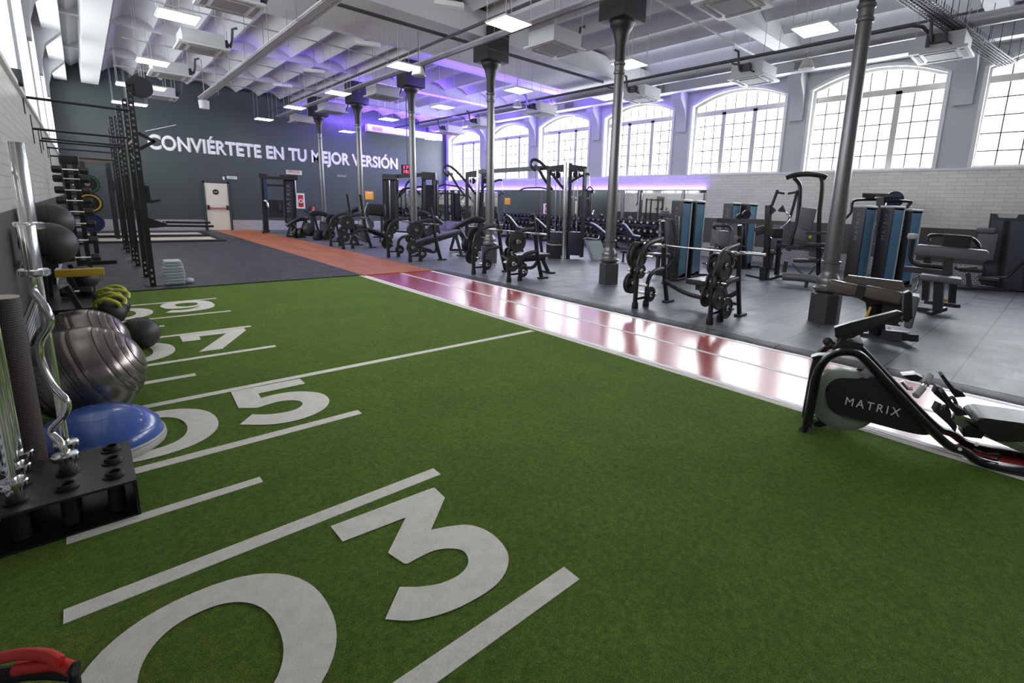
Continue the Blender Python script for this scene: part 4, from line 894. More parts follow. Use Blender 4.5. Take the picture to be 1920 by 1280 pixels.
# ------------------------------------------------------------------ plate-loaded bench racks beside the track
def frame_side(t, s, top=1.43):
    """one side frame of a bench rack at y = s; x grows away from the track"""
    q = MB(); q.tube(catmull([(0.0, s, 0.0), (0.0, s, 0.35), (0.02, s, 0.72), (0.1, s, 0.93), (0.27, s, 1.06), (0.66, s, 1.13)], 5, False), 0.042, 10, flat=(1.15, 0.75)); q.build('side_frame', 'gun', t)
    q = MB(); q.tube(catmull([(0.3, s, 0.0), (0.3, s, 0.3), (0.34, s, 0.48), (0.48, s, 0.58), (0.78, s, 0.62)], 5, False), 0.038, 10, flat=(1.15, 0.75)); q.build('lower_frame', 'gun', t)
    q = MB(); q.tube(catmull([(0.93, s, 0.02), (0.82, s, 0.4), (0.77, s, 0.62), (0.72, s, 0.95), (0.63, s, top)], 5, False), 0.04, 10, flat=(1.3, 0.8)); q.build('upright', 'black', t)
    MB().box((0.97, s, 0.02), (0.26, 0.1, 0.04), bev=0.01).build('foot', 'rubber', t)
    MB().lathe([(0.05, 0), (0.055, 0.01), (0.05, 0.1)], (0, s, 0), seg=14).build('foot_cup', 'rubber', t); MB().lathe([(0.05, 0), (0.055, 0.01), (0.05, 0.1)], (0.3, s, 0), seg=14).build('foot_cup', 'rubber', t)
    MB().bar((0.02, s, 0.16), (0.3, s, 0.16), 0.04).build('tie_bar', 'gun', t)
    for z in (1.0, 1.12, 1.24):
        MB().prism([(0.0, 0), (-0.1, -0.02), (-0.1, 0.03), (-0.085, 0.03), (-0.075, 0.0), (-0.02, 0.03), (0, 0.05)], (0.70-(z-1.0)*0.2, s-0.03, z), (1, 0, 0), (0, 0, 1), (0, 0.06, 0)).build('bar_catch', 'chrome', t)
PEGS = [(0.13, 0.86), (0.02, 0.40), (0.3, 0.22), (0.22, 0.62)]
def bench_rack(label, cx, yc, pad, hw=0.68, top=1.43):
    t = thing('bench_rack', label, 'bench rack', (cx, yc, 0), 0, 'bench racks beside the running track')
    for s in (-hw, hw):
        frame_side(t, s, top)
        for (px_, pz) in PEGS[:3]+[(0.02, 0.62)]: MB().cyl((px_, s-0.2, pz), (px_, s+0.2, pz), 0.022, seg=12).build('plate_peg', 'chrome', t)
    q = MB(); q.tube(catmull([(0.8, -hw, 0.4), (0.95, -hw*0.5, 0.22), (1.0, 0, 0.18), (0.95, hw*0.5, 0.22), (0.8, hw, 0.4)], 6, False), 0.04, 8); q.build('cross_brace', 'gun', t)
    (x0, z0), (x1, z1) = pad
    a = math.atan2(z1-z0, x1-x0); L = math.hypot(x1-x0, z1-z0)
    MB().box(((x0+x1)/2, 0, (z0+z1)/2), (L, 0.34, 0.09), Matrix.Rotation(-a, 3, 'Y'), bev=0.028).build('bench_pad', 'pad', t)
    MB().bar((x0+0.1, 0, z0-0.09), (x1-0.05, 0, z1-0.09), 0.07, 0.09).build('pad_beam', 'gun', t)
    MB().bar((x1-0.12, 0, z1-0.1), (x1+0.08, 0, 0.03), 0.06, 0.07).build('bench_leg', 'gun', t); MB().box((x1+0.09, 0, 0.02), (0.12, 0.4, 0.04), bev=0.01).build('bench_foot', 'rubber', t)
    MB().bar((x0+0.25, 0, z0-0.1), (1.0, 0, 0.2), 0.07, 0.09).build('bench_support', 'gun', t)
    return t
BR = [('nearest bench rack by the track, with a flat bench behind it', 6.38, 4.09, ((0.65, 0.47), (1.75, 0.47)), 0.68, 1.43, 'nearest bench rack'),
      ('flat bench rack second along the track, before the third column', 6.33, 8.73, ((0.55, 0.45), (1.65, 0.45)), 0.66, 1.43, 'second bench rack'),
      ('decline bench rack with its long board tilted up to the right', 6.2, 12.87, ((0.35, 0.42), (1.95, 0.78)), 0.66, 1.45, 'decline bench rack'),
      ('farthest bench rack with two tall posts near the far wall', 6.0, 16.98, ((0.75, 0.72), (1.75, 0.38)), 0.56, 1.78, 'farthest bench rack')]
pl0 = {}
def plate_copy(r, th, label, c, group):
    key = (r, th)
    if key not in pl0: pl0[key] = plate('weight_plate', label, c, r, th, 'rubber', 'Y', group); return
    dup(pl0[key], c, 0, label, group)
for n_, (lab, cx, yc, pad, hw, top, nm) in enumerate(BR):
    bench_rack(lab, cx, yc, pad, hw, top)
    rows = []
    for s, side in ((1, 'far'), (-1, 'near')):
        ys = yc+s*hw
        if n_ == 0: rows += [((0.13, 0.86), [(0.09, 0.225, 0.045), (0.15, 0.225, 0.045)] if s > 0 else [(-0.09, 0.225, 0.045), (0.1, 0.16, 0.035)], 'upper', s), ((0.02, 0.40), [(0.1, 0.17, 0.035), (0.145, 0.17, 0.035)] if s > 0 else [(0.1, 0.16, 0.035), (-0.1, 0.17, 0.035)], 'middle', s), ((0.3, 0.22), [(-0.08, 0.13, 0.03)] if s > 0 else [(-0.09, 0.16, 0.035)], 'low', s)]
        else: rows += [((0.13, 0.86), [(0.1, 0.225, 0.045)] if s > 0 else [(-0.1, 0.225, 0.045), (0.1, 0.16, 0.035)], 'upper', s), ((0.02, 0.40), [(0.11, 0.17, 0.035)] if s > 0 else [(-0.1, 0.17, 0.035)], 'middle', s), ((0.3, 0.22), [(-0.1, 0.13, 0.03)] , 'low', s)]
        rows += [((0.02, 0.62), [(-0.06, 0.12, 0.03), (0.07, 0.11, 0.03)], 'second', s)]
    for (px_, pz), pls, lev, s in rows:
        for (dy, r, th) in pls:
            side = 'left' if s > 0 else 'right'
            size = 'large' if r > 0.2 else 'medium' if r > 0.15 else 'small'
            plate_copy(r, th, '%s black plate on the %s peg, %s frame of the %s' % (size, lev, side, nm), (cx+px_, yc+s*hw+dy*(1 if True else 1), pz), 'weight plates on the %s' % nm)
# barbells lying in the catches
def barbell0(label, L=2.15, sl=0.38):
    t = thing('barbell', label, 'barbell', (0, 0, 0), 0, 'chrome barbells on the bench racks')
    MB().cyl((0, -L/2+sl, 0), (0, L/2-sl, 0), 0.0145, seg=12).build('shaft', 'chrome', t)
    for s_ in (-1, 1):
        MB().cyl((0, s_*(L/2-sl), 0), (0, s_*L/2, 0), 0.026, seg=16).build('sleeve', 'chrome', t); MB().cyl((0, s_*(L/2-sl-0.03), 0), (0, s_*(L/2-sl), 0), 0.04, seg=16).build('collar', 'chrome', t)
    return t
bb = barbell0('chrome barbell lying across the nearest bench rack'); bb.location = (6.38+0.63, 4.05, 1.02)
for (lab, cx, yc, pad, hw, top, nm), lb in zip(BR[1:], ('chrome barbell lying across the second bench rack', 'chrome barbell lying across the decline bench rack', 'chrome barbell lying across the farthest bench rack')):
    dup(bb, (cx+0.63, yc-0.05, 1.02), 0, lb)
# ------------------------------------------------------------------ tracing helper: points on an upright plane through a machine's foot
class Tr:
    def __init__(s, gx, gy, n=None):
        s.o = Vector((gx, gy, 0)); s.n = Vector(n) if n else Vector((gx, gy, 0)); s.n.z = 0; s.n.normalize()
    def p(s, x, y, d=0.0): return onp(x, y, s.o+s.n*d, s.n)-s.o
def pz(o, x, y, z): # pixel at a known height, relative to thing origin
    return g(x, y, z)-Vector(o.location)
K['logodim'] = mat('grey_lettering', (0.2, 0.2, 0.22), 0.4)
# ------------------------------------------------------------------ selectorised weight towers
def weight_tower(t, x, y, h, rz, logo=True, wide=0.26, deep=0.5, shield='blueshield'):
    """shrouded stack as parts of thing t, face towards local -y rotated rz"""
    R = Matrix.Rotation(rz, 3, 'Z'); o_ = Vector((x, y, 0))
    def P(a, b, c): return o_+R @ Vector((a, b, c))
    for s_ in (-1, 1):
        m = MB(); m.box(P(0, s_*deep/2, h/2), (wide, 0.05, h), R, bev=0.015); m.build('shroud_column', 'shroud', t)
    MB().box(P(-wide/2+0.012, 0, h/2+0.02), (0.02, deep-0.06, h-0.12), R).build('front_shroud', 'shroud', t)
    MB().box(P(wide/2-0.01, 0, h/2+0.05), (0.012, deep-0.08, h-0.2), R).build('side_shield', shield, t)
    MB().box(P(wide/2+0.004, deep/2-0.02, h/2), (0.016, 0.05, h-0.08), R).build('edge_trim', 'capwhite', t)
    MB().box(P(0, 0, h+0.015), (wide+0.02, deep+0.06, 0.05), R, bev=0.018).build('top_cap', 'capwhite', t)
    MB().box(P(0, 0, 0.03), (wide+0.04, deep+0.08, 0.06), R, bev=0.01).build('tower_foot', 'black', t)
    w_ = MB()
    for k in range(10): w_.box(P(0, 0, 0.12+0.05*k), (wide-0.1, deep-0.16, 0.042), R)
    w_.build('weight_stack', 'steel', t)
    return P
def tower_logo(t, P, R, wide, deep, h):
    pass
def logo_up(t, origin, xdir, updir, size, length, text='MATRIX', m='logo', name='maker_lettering'):
    x = Vector(xdir).normalized(); y = Vector(updir).normalized(); z = x.cross(y)
    M4 = Matrix(((x.x, y.x, z.x, origin[0]), (x.y, y.y, z.y, origin[1]), (x.z, y.z, z.z, origin[2]), (0, 0, 0, 1)))
    return text_mesh(name, text, size, m, M4, t, 0.002, 0.0, length, 1.3)
def towers(label, name, spec, group, extra=None, cat='strength machine'):
    x0, y0 = spec[0][0], spec[0][1]; t = thing(name, label, cat, (x0, y0, 0), 0, group)
    return t
RZT = math.radians(-38)
def solo_tower_machine(label, gx, gy, h, rz, build=None, wide=0.27, deep=0.5, logo=True, shield='blueshield'):
    t = thing('weight_machine', label, 'strength machine', (gx, gy, 0), 0, 'shrouded weight machines'); R = Matrix.Rotation(rz, 3, 'Z')
    P = weight_tower(t, 0, 0, h, rz, wide=wide, deep=deep, shield=shield)
    if logo:
        # vertical lettering reading downwards on the camera-side column face
        up = R @ Vector((-1, 0, 0)); logo_up(t, P(0.045, -deep/2-0.028, h-0.72), (0, 0, 1), R @ Vector((-1, 0, 0)), 0.115, 0.6, m='logodim')
    if build: build(t, P, R)
    return t
def seat_unit(t, P, fx, fy, back=True, z=0.5, dirn=-1, arm=True, bz=0.72, m='pad', mb='padgrey'):
    """seat, back pad and frame standing at tower-local offset (fx, fy)"""
    MB().bar(P(0, fy*0.2, 0.06), P(fx, fy, 0.06), 0.08, 0.06).build('base_rail', 'gun', t)
    MB().bar(P(fx-0.25, fy, 0.04), P(fx+0.25, fy, 0.04), 0.07, 0.05).build('base_foot', 'gun', t)
    MB().bar(P(fx, fy, 0.06), P(fx, fy, z-0.05), 0.08, 0.08).build('seat_post', 'gun', t)
    R = (P(1, 0, 0)-P(0, 0, 0)); ang = math.atan2(R.y, R.x); RM = Matrix.Rotation(ang, 3, 'Z')
    MB().box(P(fx, fy, z), (0.44, 0.42, 0.08), RM, bev=0.03).build('seat', m, t)
    if back:
        MB().bar(P(fx, fy+0.24*dirn, z-0.05), P(fx, fy+0.32*dirn, z+bz), 0.06, 0.05).build('back_post', 'gun', t)
        MB().box(P(fx, fy+0.25*dirn, z+0.12+bz*0.45), (0.32, 0.08, bz), RM @ Matrix.Rotation(-0.1*dirn, 3, 'X'), bev=0.03).build('back_pad', mb, t)
    if arm:
        for s_ in (-1, 1): MB().tube(catmull([tuple(P(fx+0.28*s_, fy+0.2*dirn, z+0.1)), tuple(P(fx+0.34*s_, fy, z+0.3)), tuple(P(fx+0.3*s_, fy-0.28*dirn, z+0.34)), tuple(P(fx+0.2*s_, fy-0.32*dirn, z+0.34))], 4, False), 0.02, 8).build('handle_arm', 'gun', t)
def b1(t, P, R): seat_unit(t, P, 0.0, 1.0, dirn=1)
def b2(t, P, R): seat_unit(t, P, 0.55, 0.9, dirn=1, arm=True)
RZ = math.radians(-52)
# tower faces: the lettered column face looks at the camera, the blue shield to the right of it
def place_tower(label, gx, gy, h, build=None, **k):
    rz = math.atan2(gy, gx)-math.pi/2-math.radians(24)
    return solo_tower_machine(label, gx, gy, h, rz, build, **k)
place_tower('blue-sided weight machine nearest of the pair behind the nearest barbell', 9.98, 6.3, 1.83, lambda t, P, R: seat_unit(t, P, -0.75, 0.5, dirn=1, back=True))
place_tower('blue-sided weight machine right of that pair, behind the barbell', 10.66, 6.35, 1.83, lambda t, P, R: seat_unit(t, P, 0.75, 0.6, dirn=1))
place_tower('blue-sided weight machine farther back, left of the fly machine', 13.3, 6.75, 1.86, lambda t, P, R: seat_unit(t, P, -0.7, 0.4, dirn=1, arm=False))
place_tower('blue-sided weight machine farthest back, against the fly machine', 13.95, 6.55, 1.86, lambda t, P, R: seat_unit(t, P, 0.65, 0.4, dirn=1, arm=False))
place_tower('blue-sided weight machine just right of the nearest column', 12.7, 3.25, 1.83, None)
place_tower('middle blue-sided weight machine of the three right of the nearest column', 13.3, 2.85, 1.85, None)
place_tower('rightmost blue-sided weight machine of the three by the nearest column', 13.95, 2.62, 1.8, None)
# ------------------------------------------------------------------ wide machine at the right edge
K['slate'] = mat('slate_shield', (0.035, 0.04, 0.058), 0.35)
def wide_machine():
    t = thing('leg_machine', 'wide dark weight machine with a grey seat at the right edge', 'strength machine', (16.0, 0.75, 0)); 
    T = Tr(15.75, 0.9); o_ = Vector(t.location)-T.o
    def L(x, y, d=0): return T.p(x, y, d)-o_
    a = [L(1857, 400), L(1920, 402), L(1975, 404), L(1965, 548), L(1900, 545), L(1838, 532)]
    n = T.n*0.35
    MB().add([p for p in a]+[p+n for p in a], [(0, 1, 2, 3, 4, 5), (11, 10, 9, 8, 7, 6)]+[(i, i+6, (i+1) % 6+6, (i+1) % 6) for i in range(6)]).build('shroud', 'shroud', t)
    f = -T.n*0.012
    def plateq(name, m, pts, d=0.03):
        a = [L(x, y)-T.n*d for x, y in pts]; k = len(a); MB().add(a+[p+T.n*(d+0.01) for p in a], [tuple(range(k)), tuple(reversed(range(k, 2*k)))]+[(i, i+k, (i+1) % k+k, (i+1) % k) for i in range(k)]).build(name, m, t)
    plateq('side_shield', 'slate', [(1860, 412), (1882, 414), (1864, 535), (1845, 530)]); plateq('stack_slot', 'matte', [(1885, 413), (1893, 413), (1876, 540), (1867, 538)], 0.025); plateq('side_shield', 'slate', [(1897, 414), (1930, 416), (1915, 545), (1880, 541)])
    plateq('info_placard', 'capwhite', [(1870, 401), (1910, 402), (1906, 409), (1873, 408)], 0.035)
    MB().box(L(1848, 463, -0.5), (0.1, 0.36, 0.62), Matrix.Rotation(math.atan2(T.n.y, T.n.x), 3, 'Z'), bev=0.035).build('back_pad', 'padgrey', t)
    MB().box(L(1848, 432, -0.5), (0.1, 0.34, 0.12), Matrix.Rotation(math.atan2(T.n.y, T.n.x), 3, 'Z'), bev=0.035).build('head_pad', 'padgrey', t)
    MB().box(L(1815, 505, -0.7), (0.5, 0.42, 0.09), Matrix.Rotation(math.atan2(T.n.y, T.n.x)+0.3, 3, 'Z'), bev=0.03).build('seat', 'pad', t)
    MB().bar(L(1815, 512, -0.7), L(1818, 540, -0.7), 0.09, 0.09).build('seat_post', 'gun', t)
    MB().tube([L(1795, 502, -0.8), L(1832, 500, -0.8), L(1840, 512, -0.8), L(1826, 520, -0.8)], 0.025, 8).build('handle', 'steel', t)
    MB().bar(L(1795, 540, -0.8), L(1890, 543, -0.2), 0.09, 0.06).build('base_rail', 'gun', t)
    MB().tube([L(1925, 485, -0.9), L(1888, 520, -0.7), L(1835, 521, -0.7)], 0.035, 8).build('lever_arm', 'gun', t)
    MB().cyl(L(1835, 522, -0.85), L(1872, 526, -0.85), 0.06, seg=16).build('roller_pad', 'pad', t)
wide_machine()
# ------------------------------------------------------------------ generic traced machine builder
def traced(name, label, cat, gx, gy, parts, group=None):
    T = Tr(gx, gy); t = thing(name, label, cat, (gx, gy, 0), 0, group)
    Rn = Matrix.Rotation(math.atan2(T.n.y, T.n.x)-math.pi/2, 3, 'Z')   # local x = across the view, y = away
    for p in parts:
        kind, nm, m = p[0], p[1], p[2]
        def Q(q): return T.p(q[0], q[1], q[2] if len(q) > 2 else 0)
        if kind == 'tube': MB().tube(catmull([tuple(Q(q)) for q in p[3]], 4, False) if len(p[3]) > 2 else [Q(q) for q in p[3]], p[4], p[5] if len(p) > 5 else 8, flat=p[6] if len(p) > 6 else None).build(nm, m, t)
        elif kind == 'bar': MB().bar(Q(p[3][0]), Q(p[3][1]), p[4], p[5]).build(nm, m, t)
        elif kind == 'slab': # polygon in the plane extruded away by depth
            a = [Q(q) for q in p[3]]; k = len(a); n = T.n*p[4]
            MB().add(a+[x+n for x in a], [tuple(range(k)), tuple(reversed(range(k, 2*k)))]+[(i, i+k, (i+1) % k+k, (i+1) % k) for i in range(k)]).build(nm, m, t)
        elif kind == 'pad': # centre pixel, size(across, deep, high), tilt about view axis (deg), pitch, yaw
            c, sz = p[3], p[4]; a, b, y = (p[5] if len(p) > 5 else (0, 0, 0))
            R = Rn @ Matrix.Rotation(math.radians(y), 3, 'Z') @ Matrix.Rotation(math.radians(a), 3, 'Y') @ Matrix.Rotation(math.radians(b), 3, 'X')
            MB().box(Q(c), sz, R, bev=min(sz)*0.35).build(nm, m, t)
        elif kind == 'box':
            c, sz = p[3], p[4]; a, b, y = (p[5] if len(p) > 5 else (0, 0, 0))
            R = Rn @ Matrix.Rotation(math.radians(y), 3, 'Z') @ Matrix.Rotation(math.radians(a), 3, 'Y') @ Matrix.Rotation(math.radians(b), 3, 'X')
            MB().box(Q(c), sz, R, bev=p[6] if len(p) > 6 else 0).build(nm, m, t)
        elif kind == 'disc': # centre pixel, radius, thickness, yaw of axis from view axis
            c, r, th, yaw = p[3], p[4], p[5], p[6]
            ax = Rn @ Matrix.Rotation(math.radians(yaw), 3, 'Z') @ Vector((0, 1, 0)); cc = Q(c)
            MB().cyl(cc-ax*th/2, cc+ax*th/2, r, seg=24).build(nm, m, t)
        elif kind == 'foot': # pixel down to the floor: vertical post from height of pixel to ground
            c = Q(p[3]); MB().bar((c.x, c.y, 0.0), (c.x, c.y, c.z), p[4], p[4]).build(nm, m, t)
    lows = [(min(v.co.z for v in ch.data.vertices), ch) for ch in t.children]
    if min(l[0] for l in lows) > 0.012:        # stand the rails on the floor
        for zl, ch in lows:
            if ch.name.split('.')[0] in ('base_rail', 'base_foot', 'foot', 'base_beam', 'base_foot'):
                vs = [v.co for v in ch.data.vertices]; cx_ = sum(v.x for v in vs)/len(vs); cy_ = sum(v.y for v in vs)/len(vs)
                MB().lathe([(0.05, 0), (0.05, 0.02), (0.03, 0.03), (0.03, zl+0.03)], (cx_, cy_, 0), seg=12).build('levelling_foot', 'rubber', t)
    return t
G_, B_, P_, C_ = 'gun', 'black', 'pad', 'chrome'
# preacher curl bench in the right foreground of the machine area
pr = traced('preacher_bench', 'preacher curl bench with taupe pads in front of the nearest column', 'exercise bench', 7.55, 1.3, [
    ('slab', 'arm_pad', 'padbrown', [(1590, 516), (1692, 528), (1696, 541), (1672, 565), (1562, 552), (1580, 524)], 0.10),
    ('slab', 'pad_back', 'black', [(1583, 545), (1690, 560), (1694, 600), (1688, 612), (1645, 606), (1630, 590), (1622, 566)], 0.14),
    ('pad', 'chest_pad', 'padbrown', (1583, 540, -0.16), (0.40, 0.16, 0.17), (7, 0, 0)),
    ('pad', 'chest_pad', 'padbrown', (1655, 552, -0.16), (0.44, 0.16, 0.17), (7, 0, 0)),
    ('box', 'pad_strap', 'matte', (1614, 546, -0.16), (0.10, 0.165, 0.172), (7, 0, 0)),
    ('bar', 'adjuster_post', B_, [(1640, 570, 0.0), (1645, 625, 0.1)], 0.14, 0.14),
    ('bar', 'numbered_slide', 'yellow', [(1633, 575, -0.05), (1618, 612, -0.05)], 0.05, 0.03),
    ('pad', 'end_pad', 'padgrey', (1710, 582, -0.05), (0.09, 0.36, 0.42), (4, 0, 0)),
    ('bar', 'seat_beam', G_, [(1645, 622, 0.1), (1705, 628, 0.05)], 0.09, 0.08),
    ('bar', 'foot', 'rubber', [(1672, 624, 0.3), (1715, 634, -0.1)], 0.1, 0.09),
    ('bar', 'foot', 'rubber', [(1600, 640, -0.2), (1622, 618, 0.45)], 0.08, 0.07),
    ('bar', 'base_beam', G_, [(1608, 628, 0.1), (1700, 633, 0.05)], 0.08, 0.08),
])
# arm/ab machine: T-shaped pad and stool, right of the three towers
traced('arm_machine', 'machine with a wide grey pad over a round stool, right of the three towers', 'strength machine', 10.45, 1.32, [
    ('pad', 'arm_pad', 'padgrey', (1782, 474), (0.98, 0.3, 0.2), (2, 0, 0)),
    ('bar', 'pad_post', B_, [(1778, 485), (1776, 520, 0)], 0.16, 0.12),
    ('pad', 'seat', 'padgrey', (1763, 522, -0.2), (0.56, 0.42, 0.10), (2, 0, 0)),
    ('bar', 'seat_post', B_, [(1761, 528, -0.2), (1758, 583, -0.2)], 0.13, 0.13),
    ('bar', 'base_foot', G_, [(1742, 588, -0.3), (1772, 578, -0.1)], 0.09, 0.06),
    ('bar', 'base_rail', G_, [(1698, 575, 0.3), (1762, 584, -0.1)], 0.08, 0.06),
    ('bar', 'base_rail', G_, [(1736, 566, 0.35), (1797, 574, 0.0)], 0.09, 0.06),
    ('tube', 'frame_arm', B_, [(1711, 446, 0.2), (1708, 480, 0.2), (1716, 494, 0.2), (1740, 498, 0.15), (1772, 501, 0.1)], 0.045),
    ('bar', 'frame_beam', 'shroud', [(1696, 504, 0.25), (1772, 512, 0.1)], 0.1, 0.1),
    ('pad', 'grip_cap', 'grey', (1711, 443, 0.2), (0.15, 0.12, 0.1)),
    ('tube', 'handle', C_, [(1724, 516, 0.3), (1719, 540, 0.2), (1712, 548, 0.15)], 0.016),
    ('box', 'weight_block', 'matte', (1793, 457, 0.15), (0.38, 0.3, 0.3), (2, 0, 0), 0.03),
    ('tube', 'cable_arm', G_, [(1742, 452, 0.25), (1745, 441, 0.3), (1790, 443, 0.3), (1822, 447, 0.3), (1836, 463, 0.25), (1815, 468, 0.2)], 0.03),
    ('bar', 'rear_post', B_, [(1740, 480, 0.4), (1735, 562, 0.4)], 0.13, 0.1),
    ('bar', 'rear_post', B_, [(1788, 520, 0.5), (1784, 572, 0.35)], 0.09, 0.09),
    ('disc', 'adjust_knob', 'yellow', (1773, 563, 0.1), 0.03, 0.05, 0),
])
# shoulder station with overhead arms behind the three towers
traced('shoulder_press', 'dark press machine whose arms stick up behind the three right towers', 'strength machine', 14.3, 3.35, [
    ('tube', 'press_arm', B_, [(1581, 413), (1596, 397), (1600, 377), (1628, 374), (1660, 374)], 0.035),
    ('tube', 'press_arm', B_, [(1665, 376), (1706, 378), (1704, 384), (1692, 400)], 0.035),
    ('bar', 'top_beam', B_, [(1617, 365), (1690, 367)], 0.06, 0.08), ('bar', 'top_block', 'matte', [(1618, 366, -0.05), (1640, 370, -0.05)], 0.12, 0.1),
    ('disc', 'counterweight', 'navy', (1676, 374, 0.2), 0.2, 0.16, 10),
    ('bar', 'mast', 'shroud', [(1652, 370), (1650, 535)], 0.18, 0.16), ('bar', 'mast_link', C_, [(1662, 380, -0.05), (1656, 412, -0.05)], 0.04, 0.03),
    ('bar', 'cross_bar', 'steel', [(1635, 457, -0.1), (1655, 458, -0.1)], 0.04, 0.03), ('disc', 'adjust_knob', 'yellow', (1646, 471, -0.12), 0.04, 0.05, 0),
])
# assisted dip / pull-up machine left of the nearest column
traced('assisted_dip_machine', 'tall black frame with a curved overhead bar left of the nearest column', 'strength machine', 12.5, 4.05, [
    ('tube', 'overhead_bar', B_, [(1474, 333), (1490, 328), (1515, 326), (1540, 329), (1550, 333)], 0.06),
    ('tube', 'upright', B_, [(1489, 333), (1499, 345), (1500, 360), (1496, 408), (1488, 440), (1478, 470)], 0.05), ('tube', 'upright', B_, [(1540, 333), (1542, 345), (1540, 370), (1536, 410), (1534, 525)], 0.05),
    ('pad', 'back_pad', 'padgrey', (1511, 410), (0.36, 0.08, 0.52), (6, 0, 0)), ('pad', 'lower_pad', 'padgrey', (1502, 440), (0.3, 0.08, 0.28), (14, 0, 0)),
    ('bar', 'side_handle', G_, [(1510, 437, -0.3), (1556, 437, -0.3)], 0.06, 0.06), ('bar', 'side_handle', G_, [(1494, 457, -0.3), (1560, 459, -0.3)], 0.08, 0.06),
    ('bar', 'step_arm', B_, [(1474, 466, -0.2), (1548, 460, -0.2)], 0.08, 0.08),
    ('pad', 'knee_pad', P_, (1512, 488, -0.1), (0.55, 0.4, 0.08), (-4, 0, 0)), ('pad', 'knee_pad', 'padgrey', (1531, 472, 0.1), (0.3, 0.1, 0.25), (10, 0, 0)),
    ('bar', 'front_leg', B_, [(1474, 490, -0.2), (1470, 510, -0.2)], 0.07, 0.07),
    ('tube', 'roller_pad', 'padgrey', [(1468, 518, -0.9), (1500, 520, -0.95), (1532, 524, -1.0)], 0.09, 14),
    ('bar', 'front_post', B_, [(1513, 528, -0.9), (1508, 553, -0.9)], 0.06, 0.06), ('bar', 'base_foot', G_, [(1500, 558, -1.0), (1548, 550, -0.5)], 0.08, 0.06),
    ('tube', 'lever', G_, [(1486, 495, -0.5), (1500, 510, -0.6), (1515, 515, -0.7), (1528, 500, -0.6)], 0.02),
    ('disc', 'adjust_knob', 'yellow', (1519, 444, -0.3), 0.035, 0.05, 0),
])
# chest fly machine
traced('chest_fly_machine', 'chest fly machine with raised butterfly arms left of the overhead bar frame', 'strength machine', 12.02, 4.97, [
    ('bar', 'centre_post', B_, [(1441, 385), (1436, 522)], 0.12, 0.12), ('bar', 'side_post', B_, [(1462, 450, 0.3), (1456, 515, 0.3)], 0.09, 0.09),
    ('slab', 'cam_plate', B_, [(1444, 383), (1456, 394), (1447, 402), (1436, 400), (1434, 396)], 0.06), ('slab', 'cam_plate', B_, [(1458, 394), (1468, 384), (1474, 398), (1461, 397)], 0.06),
    ('tube', 'fly_arm', B_, [(1447, 386), (1453, 370), (1458, 356)], 0.035), ('tube', 'fly_arm', B_, [(1478, 418, 0.1), (1488, 385, 0.1), (1495, 357, 0.1)], 0.035),
    ('bar', 'grip', 'rubber', [(1459, 361), (1471, 363)], 0.05, 0.05), ('bar', 'grip', 'rubber', [(1477, 363, 0.1), (1495, 360, 0.1)], 0.05, 0.05),
    ('tube', 'cable_tube', C_, [(1473, 398), (1482, 408), (1476, 418), (1464, 428)], 0.018), ('pad', 'forearm_pad', 'pad', (1457, 437, -0.1), (0.24, 0.12, 0.24), (0, 0, 20)),
    ('pad', 'forearm_pad', 'pad', (1425, 432, 0.1), (0.24, 0.1, 0.2), (-20, 0, 0)), ('bar', 'pad_arm', G_, [(1433, 436, 0.1), (1446, 448)], 0.05, 0.05),
    ('bar', 'cross_beam', 'shroud', [(1345, 413, 0.2), (1445, 416, 0.0)], 0.12, 0.12), ('bar', 'seat_beam', B_, [(1455, 460, 0.1), (1495, 463, 0.1)], 0.08, 0.08),
    ('bar', 'base_rail', G_, [(1400, 516, 0.5), (1437, 524, 0)], 0.08, 0.06), ('bar', 'base_rail', G_, [(1437, 524, 0), (1468, 516, 0.3)], 0.08, 0.06),
    ('disc', 'counterweight', 'rubber', (1399, 402, 0.1), 0.10, 0.12, 20), ('disc', 'counterweight', 'rubber', (1386, 406, 0.1), 0.07, 0.1, 20), ('bar', 'short_post', G_, [(1394, 415, 0.1), (1396, 500, 0.1)], 0.1, 0.1),
    ('bar', 'foot_post', G_, [(1433, 500, 0), (1432, 524, 0)], 0.16, 0.16),
])
# biceps / lat pad machine between nearest rack and towers
traced('seated_row_machine', 'machine with two upright grey pads left of the blue-sided pair', 'strength machine', 9.1, 6.15, [
    ('pad', 'head_pad', 'padgrey', (1247, 400), (0.2, 0.14, 0.13), (2, 0, 0)), ('pad', 'back_pad', 'padgrey', (1247, 437), (0.18, 0.1, 0.5), (2, 0, 0)),
    ('tube', 'pad_post', G_, [(1262, 410), (1268, 450), (1264, 480), (1250, 502), (1240, 508)], 0.045), ('bar', 'base_foot', G_, [(1228, 512), (1262, 518)], 0.08, 0.06),
    ('bar', 'base_rail', G_, [(1235, 510), (1270, 516, 0.3)], 0.07, 0.06), ('bar', 'seat_post', G_, [(1244, 465), (1243, 512)], 0.07, 0.07), ('pad', 'seat', 'pad', (1242, 478, -0.1), (0.34, 0.34, 0.08)),
    ('tube', 'chain_guard', C_, [(1273, 405, 0.2), (1272, 440, 0.2), (1270, 470, 0.2)], 0.02),
])
